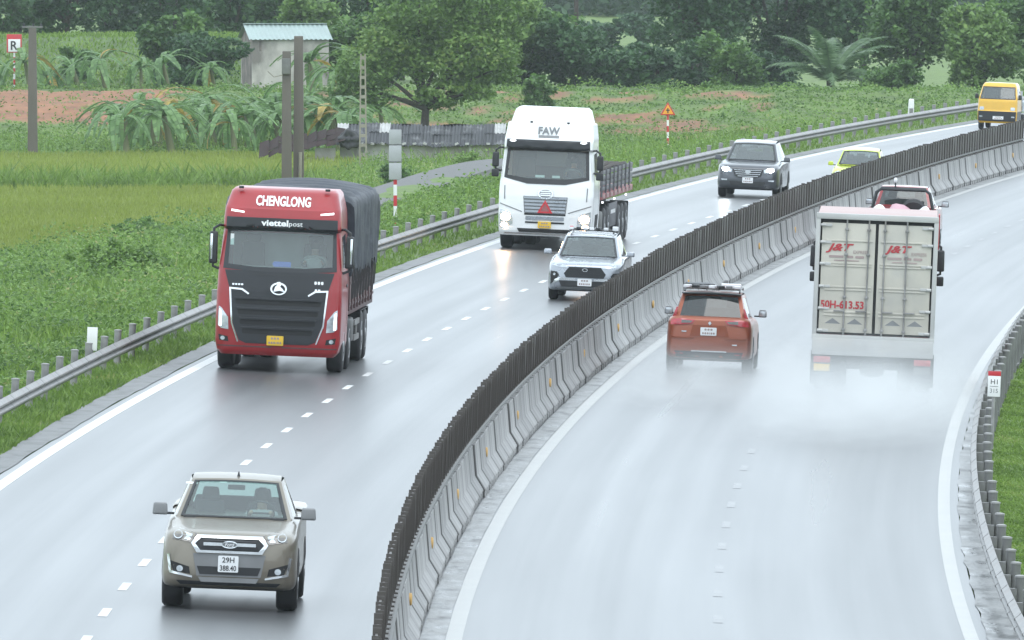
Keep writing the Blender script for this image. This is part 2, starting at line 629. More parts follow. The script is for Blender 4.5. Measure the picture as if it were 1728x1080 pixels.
mat('gold_paint', (0.215, 0.192, 0.155), 0.34, metal=0.5, coat=0.4, var=0.05, scale=2)
mat('red_paint', (0.30, 0.011, 0.015), 0.36, coat=0.35, var=0.1, scale=2)
mat('white_paint', (0.80, 0.81, 0.81), 0.32, coat=0.6, var=0.04, scale=2)
mat('silver_paint', (0.33, 0.355, 0.39), 0.28, metal=0.6, coat=0.8, var=0.05, scale=2)
mat('slate_paint', (0.055, 0.060, 0.070), 0.3, metal=0.4, coat=0.8, var=0.08, scale=2)
mat('lime_paint', (0.48, 0.58, 0.02), 0.3, coat=0.8, var=0.05, scale=2)
mat('yellow_paint', (0.68, 0.38, 0.012), 0.32, coat=0.7, var=0.06, scale=2)
mat('orange_paint', (0.27, 0.062, 0.022), 0.34, metal=0.2, coat=0.35, var=0.07, scale=2)
mat('cherry_paint', (0.26, 0.010, 0.014), 0.3, coat=0.8, var=0.08, scale=2)
mat('box_cream', (0.50, 0.475, 0.415), 0.45, var=0.07, scale=1.5, col2=(0.40, 0.39, 0.36), cmix=0.68, cscale=1.1)
mat('box_white', (0.46, 0.46, 0.45), 0.42, var=0.08, scale=1.5, col2=(0.50, 0.48, 0.45), cmix=0.66, cscale=1.4)
mat('box_pink', (0.40, 0.27, 0.25), 0.45, var=0.1, scale=1.5)
mat('tarp', (0.028, 0.034, 0.046), 0.55, var=0.3, spec=0.3, scale=1.4, bump=0.8, bscale=3.2, stretch=(1, 0.5, 1))
mat('stake_panel', (0.30, 0.19, 0.18), 0.5, var=0.3, scale=2.2, col2=(0.42, 0.40, 0.40), cmix=0.55, cscale=2.0)
mat('stake_post', (0.10, 0.055, 0.055), 0.5, var=0.25)
mat('trailer_red', (0.30, 0.10, 0.10), 0.5, var=0.25, scale=2)
mat('trailer_grey', (0.115, 0.115, 0.125), 0.5, var=0.25, scale=2)
mat('bag_pink', (0.55, 0.33, 0.38), 0.6, var=0.12, bump=0.5, bscale=6)
mat('bag_white', (0.75, 0.76, 0.78), 0.6, var=0.08, bump=0.5, bscale=6)
mat('skin', (0.42, 0.27, 0.20), 0.55, var=0.06)
mat('shirt_pale', (0.55, 0.57, 0.58), 0.8, var=0.1)
mat('shirt_dark', (0.10, 0.11, 0.14), 0.8, var=0.1)
mat('hair', (0.015, 0.013, 0.012), 0.6)
mat('pole_concrete', (0.125, 0.108, 0.092), 0.75, var=0.2, scale=0.9, bump=0.3, bscale=7, stretch=(1, 1, 0.3))
mat('pole_pale', (0.27, 0.25, 0.20), 0.7, var=0.15, scale=1.5)
mat('house_wall', (0.58, 0.555, 0.50), 0.8, var=0.12, scale=0.9, col2=(0.20, 0.185, 0.165), cmix=0.56, cscale=0.7, stretch=(1, 1, 0.6))
mat('house_side', (0.24, 0.20, 0.18), 0.85, var=0.2, scale=2.0, col2=(0.14, 0.12, 0.11), cmix=0.5, cscale=1.6)
mat('mint_sheet', (0.27, 0.345, 0.325), 0.35, metal=0.2, var=0.12, scale=0.8)
mat('shed_wall', (0.36, 0.36, 0.34), 0.85, var=0.18, scale=1.0, col2=(0.22, 0.21, 0.19), cmix=0.55, cscale=0.8)
mat('fibro_dark', (0.050, 0.052, 0.057), 0.6, var=0.3, scale=1.3, col2=(0.21, 0.21, 0.215), cmix=0.66, cscale=1.8)
mat('fibro_pale', (0.42, 0.42, 0.41), 0.6, var=0.2, scale=3)
mat('tile_red', (0.026, 0.013, 0.012), 0.95, var=0.3, scale=3)
mat('tyre_heap', (0.03, 0.03, 0.033), 0.6, var=0.3)
mat('path_concrete', (0.13, 0.13, 0.128), 0.75, var=0.15, scale=0.6, spec=0.25)
mat('sign_grey', (0.40, 0.41, 0.42), 0.5, metal=0.2, var=0.1)
mat('sign_red', (0.52, 0.03, 0.04), 0.4, var=0.08)
mat('sign_white', (0.78, 0.78, 0.78), 0.4, var=0.05)
mat('sign_yellow', (0.85, 0.36, 0.03), 0.4, var=0.06)
mat('bark', (0.06, 0.05, 0.042), 0.85, var=0.3, scale=6, bump=0.5, bscale=12)
mat('banana_stem', (0.16, 0.17, 0.08), 0.6, var=0.3, scale=3, stretch=(1, 1, 0.3))
leaf_mat('leaf_dark', (0.024, 0.066, 0.028), (0.080, 0.168, 0.060), (0.12, 0.21, 0.07))
leaf_mat('leaf_mid', (0.048, 0.110, 0.032), (0.150, 0.275, 0.070), (0.21, 0.31, 0.085))
leaf_mat('leaf_light', (0.075, 0.150, 0.040), (0.205, 0.330, 0.085), (0.28, 0.36, 0.11))
leaf_mat('leaf_far', (0.030, 0.075, 0.040), (0.075, 0.150, 0.065), (0.10, 0.17, 0.08))
leaf_mat('leaf_weed', (0.056, 0.118, 0.028), (0.230, 0.365, 0.088), (0.34, 0.32, 0.14), trans=0.42, zone=0.3)
leaf_mat('leaf_verge', (0.098, 0.172, 0.032), (0.225, 0.345, 0.070), (0.31, 0.33, 0.12), trans=0.42, zone=0.5)
leaf_mat('leaf_paddy', (0.205, 0.255, 0.050), (0.275, 0.335, 0.070), (0.32, 0.35, 0.10), trans=0.4, zone=0.05)
leaf_mat('leaf_banana', (0.100, 0.190, 0.065), (0.230, 0.380, 0.140), None, trans=0.42, rough=0.35, zone=0.8)
leaf_mat('leaf_dry', (0.30, 0.22, 0.06), (0.50, 0.38, 0.10), None, trans=0.3)
leaf_mat('leaf_palm', (0.060, 0.120, 0.050), (0.170, 0.270, 0.120), None, trans=0.35, rough=0.35)
glass_mat('windscreen', (0.66, 0.82, 0.78), clear=0.88)
glass_mat('dark_glass', (0.16, 0.18, 0.19), clear=0.93)
glass_mat('privacy_glass', (0.05, 0.055, 0.06), clear=0.95)
glass_mat('grey_glass', (0.45, 0.50, 0.52), clear=0.85)

# ------------------------------------------------------------------ terrain
def wav(X, Y, sc, seed, n=7):
    """smooth pseudo-noise in -1..1"""
    r = np.random.default_rng(seed)
    s = 0
    for i in range(n):
        a = r.uniform(0, 2*np.pi)
        k = (0.6 + 1.3*r.random())*2*np.pi/sc
        s = s + np.sin((X*np.cos(a) + Y*np.sin(a))*k + r.uniform(0, 6.3))
    return s/np.sqrt(n)/1.4
PATH_Y = [420, 436, 448, 462, 480, 499, 518, 536]
PATH_X = [-6.2, -4.6, -3.5, -2.5, -1.4, -0.4, 0.6, 1.8]
def terrain(X, Y):
    X = np.asarray(X, float)
    Y = np.asarray(Y, float)
    o = X - c_line(Y)
    left = np.interp(o, [-60, -32, -11, -9.6, -8.4], [-3.0, -3.0, 0.16, 0.33, 0.31])
    right = np.interp(o, [8.1, 8.7, 10.5, 22, 40], [-0.38, -0.44, -0.75, -2.4, -3.0])
    z = np.where(o < 0, left, right)
    bumpy = np.clip((np.abs(o) - 9.5)/4, 0, 1)
    z = z + 0.12*wav(X, Y, 9.0, 3)*bumpy*np.where(z < -2.95, 0.25, 1)
    # low causeway that carries the farm path
    xp = np.interp(Y, PATH_Y, PATH_X)
    z = z + 0.75*np.exp(-((X - xp)/2.0)**2)*np.clip((Y - 420)/25, 0, 1)*np.clip((560 - Y)/25, 0, 1)*(o < -12)
    # first dike, with the bare red soil, and the ground behind it
    far = np.clip((-o - 16)/10, 0, 1)
    d1 = np.interp(Y, [640, 659, 668, 676, 1000], [-3.2, -1.0, -1.0, -2.0, -3.0]) + 0.13*wav(X, Y, 5.0, 5)
    z = np.where(Y > 640, np.maximum(z, z*(1-far) + d1*far), z)
    # second, grassy dike further back on the left
    w2 = np.clip((-9 - X)/5, 0, 1)
    d2 = np.interp(Y, [684, 708, 718, 728], [-3.0, 1.0, 1.0, -1.5]) + 0.06*wav(X, Y, 7.0, 6)
    z = np.where((Y > 684) & (w2 > 0), np.maximum(z, -3 + (d2 + 3)*w2), z)
    z = np.where((o > -8.4) & (o < 8.1), -BANK*o - 0.3, z)
    return z
xs = np.concatenate([[-6000, -2000, -700, -250, -120, -80], np.arange(-60, 70.1, 0.8), [85, 120, 250, 700, 2000, 6000]])
ys = np.concatenate([[-3000, -800, -200, -60, 0, 60, 120], np.arange(150, 640, 4.0), np.arange(640, 732, 1.5), np.arange(735, 1100, 12.0), [1150, 1300, 1700, 2500, 4500, 9000]])
GX, GY = np.meshgrid(xs, ys)
GZ = terrain(GX, GY)
gn, gm = GX.shape
idx = np.arange(gn*gm).reshape(gn, gm)
GF = np.stack([idx[:-1, :-1], idx[:-1, 1:], idx[1:, 1:], idx[1:, :-1]], -1).reshape(-1, 4)
g_me = np_mesh('ground', np.stack([GX, GY, GZ], -1).reshape(-1, 3), GF, smooth=True)
# what the ground itself is made of, place by place: grass, paddy, bare red soil
soil_n = wav(GX, GY, 6.0, 11) + 0.7*wav(GX, GY, 2.5, 12)
on_dike = (GY > 641) & (GY < 664) & (GX - c_line(GY) < -16)
bare_l = on_dike & (GX < -16.5 + 2.5*soil_n) & (GY > 648)
bare_c = on_dike & (GX > -10) & (GX < 12) & (soil_n > 0.25)
col = np.zeros((gn, gm, 4), np.float32)
col[...] = (0.11, 0.17, 0.04, 1)
pad = (GY > 452) & (GY < 640) & (GX - c_line(GY) < -24)
col[pad] = (0.16, 0.21, 0.04, 1)
col[(GY > 664) & (GY < 684)] = (0.06, 0.10, 0.03, 1)
col[(GY > 684) & (GY < 730)] = (0.085, 0.135, 0.04, 1)
col[bare_c] = (0.23, 0.115, 0.062, 1)
col[bare_l] = (0.25, 0.118, 0.062, 1)
at = g_me.color_attributes.new('soil', 'FLOAT_COLOR', 'POINT')
at.data.foreach_set('color', col.reshape(-1))
gmat = mat('ground_cover', (0.1, 0.15, 0.03), 0.9, var=0.3, scale=0.9, bump=0.6, bscale=2.5)
gt = gmat.node_tree
ca = nd(gt, 'ShaderNodeVertexColor', layer_name='soil')
for n in gt.nodes:
    if n.type == 'VECT_MATH':
        gt.links.new(ca.outputs['Color'], n.inputs[0])
ground = tag(obj('ground', g_me, gmat), kind='structure')

# ------------------------------------------------------------------ road sheet and markings
def strip_mesh(name, o0, o1, y0, y1, dz, step=4.0, no=1, edge=0.0):
    Ys = np.linspace(y0, y1, max(2, int((y1 - y0)/step) + 1))
    Os = np.linspace(o0, o1, no + 1)
    YY, OO = np.meshgrid(Ys, Os, indexing='ij')
    if edge > 0:
        r = np.random.default_rng(5)
        OO[:, 0] += r.uniform(-edge, edge, len(Ys))
        OO[:, -1] += r.uniform(-edge, edge, len(Ys))
    V = np.stack([c_line(YY) + OO, YY, -BANK*OO + dz], -1).reshape(-1, 3)
    a, b = YY.shape
    ix = np.arange(a*b).reshape(a, b)
    F = np.stack([ix[:-1, :-1], ix[:-1, 1:], ix[1:, 1:], ix[1:, :-1]], -1).reshape(-1, 4)
    me = np_mesh(name, V, F, smooth=True)
    uv = me.uv_layers.new(name='road')
    lo = F.ravel()
    uv.data.foreach_set('uv', np.stack([OO.ravel()[lo], YY.ravel()[lo]], -1).astype(np.float32).ravel())
    return me
def wet_road():
    m = bpy.data.materials.new('wet_asphalt')
    m.use_nodes = True
    t = m.node_tree
    b = t.nodes['Principled BSDF']
    uv = nd(t, 'ShaderNodeUVMap', uv_map='road')
    mp = nd(t, 'ShaderNodeMapping')
    mp.inputs['Scale'].default_value = (1.0, 0.035, 1.0)
    t.links.new(uv.outputs[0], mp.inputs['Vector'])
    n1 = nd(t, 'ShaderNodeTexNoise')
    n1.inputs['Scale'].default_value = 0.8
    n1.inputs['Detail'].default_value = 6.0
    t.links.new(mp.outputs[0], n1.inputs['Vector'])
    cr = nd(t, 'ShaderNodeMapRange')
    cr.inputs['From Min'].default_value = 0.3
    cr.inputs['From Max'].default_value = 0.7
    cr.inputs['To Min'].default_value = ROUGH[0]
    cr.inputs['To Max'].default_value = ROUGH[1]
    t.links.new(n1.outputs['Fac'], cr.inputs['Value'])
    mp2 = nd(t, 'ShaderNodeMapping')
    mp2.inputs['Scale'].default_value = (1.4, 0.006, 1.0)
    t.links.new(uv.outputs[0], mp2.inputs['Vector'])
    n4 = nd(t, 'ShaderNodeTexNoise')
    n4.inputs['Scale'].default_value = 1.0
    n4.inputs['Detail'].default_value = 4.0
    t.links.new(mp2.outputs[0], n4.inputs['Vector'])
    st_ = nd(t, 'ShaderNodeMapRange')
    st_.inputs['From Min'].default_value = 0.3
    st_.inputs['From Max'].default_value = 0.7
    st_.inputs['To Min'].default_value = -0.03
    st_.inputs['To Max'].default_value = 0.03
    t.links.new(n4.outputs['Fac'], st_.inputs['Value'])
    ad_ = nd(t, 'ShaderNodeMath', operation='ADD')
    t.links.new(cr.outputs[0], ad_.inputs[0])
    t.links.new(st_.outputs[0], ad_.inputs[1])
    t.links.new(ad_.outputs[0], b.inputs['Roughness'])
    c2 = nd(t, 'ShaderNodeValToRGB')
    c2.color_ramp.elements[0].color = (0.075, 0.078, 0.082, 1)
    c2.color_ramp.elements[1].color = (0.095, 0.098, 0.102, 1)
    t.links.new(n1.outputs['Fac'], c2.inputs['Fac'])
    t.links.new(c2.outputs[0], b.inputs['Base Color'])
    tc = nd(t, 'ShaderNodeTexCoord')
    n2 = nd(t, 'ShaderNodeTexNoise')
    n2.inputs['Scale'].default_value = 1.3
    n2.inputs['Detail'].default_value = 3.0
    t.links.new(tc.outputs['Object'], n2.inputs['Vector'])
    bp = nd(t, 'ShaderNodeBump')
    bp.inputs['Strength'].default_value = 0.05
    bp.inputs['Distance'].default_value = 0.03
    t.links.new(n2.outputs['Fac'], bp.inputs['Height'])
    t.links.new(bp.outputs[0], b.inputs['Normal'])
    b.inputs['Specular IOR Level'].default_value = 0.6
    MATS['wet_asphalt'] = m
ROUGH = (0.285, 0.335)
wet_road()
road = tag(obj('road', strip_mesh('road', -8.0, 7.75, -60, 1000, 0.0, no=8), 'wet_asphalt'), kind='structure')
obj('edge_line', strip_mesh('edge_line', -7.86, -7.64, -60, 1000, 0.004), 'white_line', road)
obj('edge_line', strip_mesh('edge_line', 0.34, 0.56, -60, 1000, 0.004), 'worn_line', road)
obj('edge_line', strip_mesh('edge_line', 7.41, 7.61, -60, 1000, 0.004), 'worn_line', road)
obj('gutter', strip_mesh('gutter', 0.0, 0.33, 150, 700, 0.008, edge=0.015), 'gutter_concrete', road)
obj('gutter', strip_mesh('gutter', -8.46, -8.0, 150, 900, 0.012, step=2.0, edge=0.03), 'shoulder', road)
obj('gutter', strip_mesh('gutter', 7.75, 8.25, 150, 900, 0.012, step=2.0, edge=0.03), 'gutter_concrete', road)
dash_me = MB().add([(-0.065, -1.0, 0), (0.065, -1.0, 0), (0.065, 1.0, 0), (-0.065, 1.0, 0)], [(0, 1, 2, 3)]).mesh('lane_dash')
dash_me2 = dash_me.copy()
for o_d, y0, pitch in ((-4.35, 172.5, 6.55), (4.02, 176.6, 6.7)):
    n = int((620 - y0)/pitch)
    for i in range(n):
        d = obj('lane_dash', dash_me if o_d < 0 else dash_me2, 'white_line' if o_d < 0 else 'faint_line', road)
        d.matrix_local = road_frame(y0 + i*pitch, o_d, 1, 0.004)
# thin shoulder edge where grass creeps over the concrete is grown further below

# ------------------------------------------------------------------ median barrier and glare screen
bar = tag(empty('median_barrier', Matrix.Translation(road_pt(172, -0.3))), 'long grey concrete barrier dividing the two carriageways', 'barrier')
def put(o, root, M):
    o.matrix_local = Matrix.Translation(-root.matrix_world.translation) @ M
    return o
SEG = 2.4
prof = [(-0.30, 0.10), (-0.30, 0.14), (-0.155, 0.36), (-0.095, 0.86), (0.095, 0.86), (0.155, 0.36), (0.30, 0.14), (0.30, 0.10)]
seg_meshes = []
for k in range(3):
    mb = MB()
    mb.prism(prof, -SEG/2 + 0.03, SEG/2 - 0.03, 'y')
    for yc, ln in ((-0.78, 0.5), (0.0, 0.5), (0.78, 0.5)):
        mb.box((0, yc, 0.049), (0.59, ln, 0.104))
    seg_meshes.append(mb.mesh('concrete_segment', bevel=0.012, seg=1))
for i in range(132):
    Y = 154 + SEG*i
    s = obj('concrete_segment', seg_meshes[i % 3], 'grey_concrete', bar)
    put(s, bar, road_frame(Y, -0.3 + random.uniform(-0.018, 0.018), 1) @ Matrix.Rotation(R(random.uniform(-0.35, 0.35)), 4, 'Z'))
ref_me = MB().lathe([(-0.02, 0.085), (0.012, 0.085), (0.022, 0.06)], 12, 'x').mesh('reflector')
for i in range(20):
    Y = 182.5 + 15*i
    s = obj('reflector', ref_me, 'amber', bar)
    put(s, bar, road_frame(Y, -0.3, 1) @ Matrix.Translation((0.150, 0, 0.52)) )
scr = tag(empty('glare_screen', Matrix.Translation(road_pt(172, -0.3, 0.86))), 'dark brown anti-glare screen of upright blades on top of the median barrier', 'glare screen')
bl = MB()
bl.box((0, 0, 0.42), (0.10, 0.03, 0.68))
bl.box((0, 0, 0.05), (0.09, 0.09, 0.10))
bl.box((0, 0, 0.012), (0.16, 0.16, 0.02))
blade_me = bl.mesh('blade')
pn = MB().box((0, 0, 0.405), (0.03, 2.04, 0.61)).mesh('panel')
def screen_h(Y):
    return 0.91 if Y < 303 else 0.97
for i in range(300):
    Y = 153.0 + i*1.02
    s = obj('blade', blade_me, 'glare_brown', scr)
    put(s, scr, road_frame(Y, -0.3, 1, 0.86) @ Matrix.Rotation(R(random.uniform(-4, 4)), 4, 'Z') @ Matrix.Rotation(R(random.uniform(-0.8, 0.8)), 4, 'Y')
        @ Matrix.Scale(screen_h(Y)*random.choice((0.98, 1.0, 1.0, 1.01, 1.03)), 4, (0, 0, 1)))
for i in range(150):
    Y = 153.0 + i*2.04
    s = obj('panel', pn, 'glare_brown', scr)
    put(s, scr, road_frame(Y, -0.3, 1, 0.86) @ Matrix.Rotation(R(random.uniform(-0.5, 0.5)), 4, 'Y') @ Matrix.Scale(screen_h(Y)*random.uniform(0.98, 1.02), 4, (0, 0, 1)))
def rail_mesh(name, prof, y0, y1, o, dz, step=3.0):
    mb = MB()
    Ys = np.arange(y0, y1 + 0.01, step)
    P = []
    for Y in Ys:
        M = road_frame(float(Y), o, 1, dz)
        P.append([M @ Vector((a, 0, b)) for a, b in prof])
    mb.grid(P)
    return mb
rl = rail_mesh('rail', [(-0.02, 0.09), (0.02, 0.09), (0.02, 0.13), (-0.02, 0.13), (-0.02, 0.09)], 153, 459, -0.3 + 0.13, 0.86)
ro = rl.build('rail', 'dull_steel', scr)
ro.matrix_local = Matrix.Translation(-scr.matrix_world.translation)

# ------------------------------------------------------------------ guardrails: posts, spacers and W-shaped beams
PITCH = 3.6
def w_beam(sign):
    """W profile, its waves towards sign*x"""
    z = [0.0, 0.03, 0.075, 0.105, 0.155, 0.205, 0.235, 0.28, 0.31]
    x = [0.0, 0.03, 0.083, 0.083, 0.004, 0.083, 0.083, 0.03, 0.0]
    pr = [(sign*a, b) for a, b in zip(x, z)]
    mb = MB()
    mb.grid([[(a, y, b) for a, b in pr] for y in (-PITCH/2 - 0.12, PITCH/2 + 0.1)])
    # overlap splice: the lapped end stands a little proud
    mb.grid([[(a + sign*0.008, y, b) for a, b in pr] for y in (PITCH/2 - 0.05, PITCH/2 + 0.16)])
    return mb.mesh('beam', solid=0.004)
def guardrail(label, o, sign, y0, n, top=0.80, zb=0.36, pmat='galvanised'):
    root = tag(empty('guardrail', Matrix.Translation(road_pt(y0, o))), label, 'guardrail')
    pm = MB().lathe([(-0.6, 0.07), (top - 0.012, 0.07), (top, 0.05)], 12, 'z').mesh('post')
    cm = MB().lathe([(top - 0.03, 0.078), (top - 0.004, 0.078), (top + 0.006, 0.04)], 12, 'z').mesh('cap')
    sm = MB().prism([(-0.07, -0.1), (0.07, -0.1), (0.07, 0.1), (-0.07, 0.1)], 0.0, 0.13*sign, 'x').mesh('spacer', bevel=0.01)
    bmh = w_beam(sign)
    for i in range(n):
        Y = y0 + i*PITCH
        M = road_frame(Y, o, 1)
        p = obj('post', pm, pmat, root)
        tilt = Matrix.Rotation(R(random.uniform(-1.5, 1.5)), 4, 'Y')
        put(p, root, M @ tilt)
        c = obj('cap', cm, 'galvanised', p)
        s = obj('spacer', sm, 'dull_steel', root)
        put(s, root, M @ Matrix.Translation((0.06*sign, 0, zb + 0.155)))
        Mb = road_frame(Y + PITCH/2, o, 1)
        b = obj('beam', bmh, 'galvanised', root)
        put(b, root, Mb @ Matrix.Translation((0.19*sign, 0, zb)))
    return root
gl = guardrail('galvanised guardrail on the grassy verge beyond the oncoming lanes', -9.40, 1, 214.0, 96, top=0.66, zb=0.21)
gr = guardrail('galvanised guardrail curving along the wet gutter of the outgoing lanes', 8.22, -1, 168.0, 40, top=0.80, zb=0.36, pmat='dull_steel')

# ------------------------------------------------------------------ vehicle kit
# vehicle space: y = 0 at the front bumper, the body runs to -y; x to the vehicle's right; z up from the ground
def hull_y(name, st, sub_s=3, sub_y=3):
    """body shell lofted along its length. station: (y, half width, z bottom, z top, half width of top, z of shoulder)"""
    secs = []
    for y, w, zb, zt, wtop, zs in st:
        h = [(0.62*w, zb), (0.93*w, zb + 0.012), (w, zb + 0.10), (w, zb*0.5 + zs*0.5), (0.985*w, zs), (wtop, zt - 0.018), (0.62*wtop, zt)]
        full = [(0, zb)] + h + [(0, zt + 0.004)] + [(-a, b) for a, b in h[::-1]]
        secs.append(catmull([(a, y, b) for a, b in full], sub_s, closed=True))
    A = np.array(secs)
    L = np.stack([catmull(A[:, j], sub_y) for j in range(A.shape[1])], 1)
    ns, m = L.shape[:2]
    mb = MB()
    mb.v = [tuple(p) for p in L.reshape(-1, 3)]
    mb.f = [(i*m+j, i*m+(j+1) % m, (i+1)*m+(j+1) % m, (i+1)*m+j) for i in range(ns-1) for j in range(m)]
    mb.f.append(list(range(m))[::-1])
    mb.f.append(list(range((ns-1)*m, ns*m)))
    return mb.mesh(name, angle=42)
def hull_z(name, levels, yb, nf=22, sub=5):
    """cab shell lofted upward. level: (z, half width, y front, corner radius, front bulge)"""
    def plan(z, hw, yf, r, bulge):
        pts = []
        for k in range(nf+1):
            x = (hw - r)*k/nf
            pts.append((x, yf - bulge*(x/hw)**2))
        y0 = yf - bulge*((hw - r)/hw)**2
        for k in range(1, 7):
            a = math.pi/2*k/6
            pts.append((hw - r + r*math.sin(a), y0 - r + r*math.cos(a)))
        for k in range(1, 9):
            pts.append((hw, y0 - r + (yb - (y0 - r))*k/8))
        pts.append((hw*0.5, yb))
        full = pts + [(0, yb)] + [(-a, b) for a, b in pts[::-1][:-1]]
        return [(a, b, z) for a, b in full]
    lv = []
    for a, b in zip(levels[:-1], levels[1:]):
        n = max(1, int(round((b[0] - a[0])/0.055)))
        for k in range(n):
            t = k/n
            lv.append([p + (q - p)*t for p, q in zip(a, b)])
    lv.append(list(levels[-1]))
    S = [plan(*l) for l in lv]
    m = len(S[0])
    mb = MB()
    mb.v = [p for s in S for p in s]
    mb.f = [(i*m+j, i*m+(j+1) % m, (i+1)*m+(j+1) % m, (i+1)*m+j) for i in range(len(S)-1) for j in range(m)]
    mb.f.append(list(range(m))[::-1])
    mb.f.append(list(range((len(S)-1)*m, len(S)*m)))
    return mb.mesh(name, angle=32)
def inside(poly, u, v):
    c = False
    n = len(poly)
    for i in range(n):
        (a, b), (p, q) = poly[i], poly[i-1]
        if (b > v) != (q > v) and u < (p - a)*(v - b)/(q - b) + a:
            c = not c
    return c
def cut(me, poly, axis):
    """opens a window in a shell"""
    bm = bmesh.new()
    bm.from_mesh(me)
    kill = []
    for f in bm.faces:
        c, n = f.calc_center_median(), f.normal
        if axis == 'F' and n.y > 0.3 and inside(poly, -c.x, c.z):
            kill.append(f)
        elif axis == 'R' and n.x > 0.5 and inside(poly, c.y, c.z):
            kill.append(f)
        elif axis == 'L' and n.x < -0.5 and inside(poly, -c.y, c.z):
            kill.append(f)
    bmesh.ops.delete(bm, geom=kill, context='FACES')
    bm.to_mesh(me)
    bm.free()
    return me
def wheel(root, x, y, r=0.37, wd=0.24, rim='rim_alloy', name='wheel', face=0.62):
    s = 1 if x > 0 else -1
    a, b = -wd/2, wd/2
    t = MB().lathe([(a, r*0.6), (a, r*0.9), (a + 0.03, r*0.985), (a + 0.06, r), (b - 0.06, r), (b - 0.03, r*0.985), (b, r*0.9), (b, r*0.6)], 28, 'x').build(name, 'rubber', root, angle=50)
    t.location = (x - s*wd/2, y, r)
    m = MB().lathe([(s*(wd/2 - 0.012), r*face), (s*(wd/2 + 0.006), r*face*0.95), (s*(wd/2 - 0.03), r*face*0.8), (s*(wd/2 - 0.03), r*0.25), (s*(wd/2 + 0.012), r*0.2)], 24, 'x')
    for k in range(6):
        th = math.pi*k/3
        q = Matrix.Rotation(th, 3, 'X')
        m.box(q @ Vector((s*(wd/2 - 0.012), 0, r*0.38)), (0.02, r*0.11, r*0.42), rot=q)
    m.build('rim', rim, t)
    return t
def glazed(mb_frame, panes, corner, wins, bulge=None, inset=0.012):
    """corner(u, v) -> point; wins: list of (u0, u1, v0, v1). Adds the frame to mb_frame, appends one pane mesh builder per window"""
    us, vs = {0.0, 1.0}, {0.0, 1.0}
    for w in wins:
        us |= {w[0], w[1]}
        vs |= {w[2], w[3]}
    def fine(s, n):
        s = sorted(s)
        out = []
        for a, b in zip(s[:-1], s[1:]):
            k = max(1, int(math.ceil((b - a)*n)))
            out += [a + (b - a)*i/k for i in range(k)]
        return out + [s[-1]]
    U, W = fine(us, 10), fine(vs, 6)
    pl = [MB() for _ in wins]
    for i in range(len(U)-1):
        for j in range(len(W)-1):
            q = [corner(U[i], W[j]), corner(U[i+1], W[j]), corner(U[i+1], W[j+1]), corner(U[i], W[j+1])]
            cu, cv = (U[i] + U[i+1])/2, (W[j] + W[j+1])/2
            for k, w in enumerate(wins):
                if w[0] < cu < w[1] and w[2] < cv < w[3]:
                    pl[k].add(q, [(0, 1, 2, 3)])
                    break
            else:
                mb_frame.add(q, [(0, 1, 2, 3)])
    panes += pl
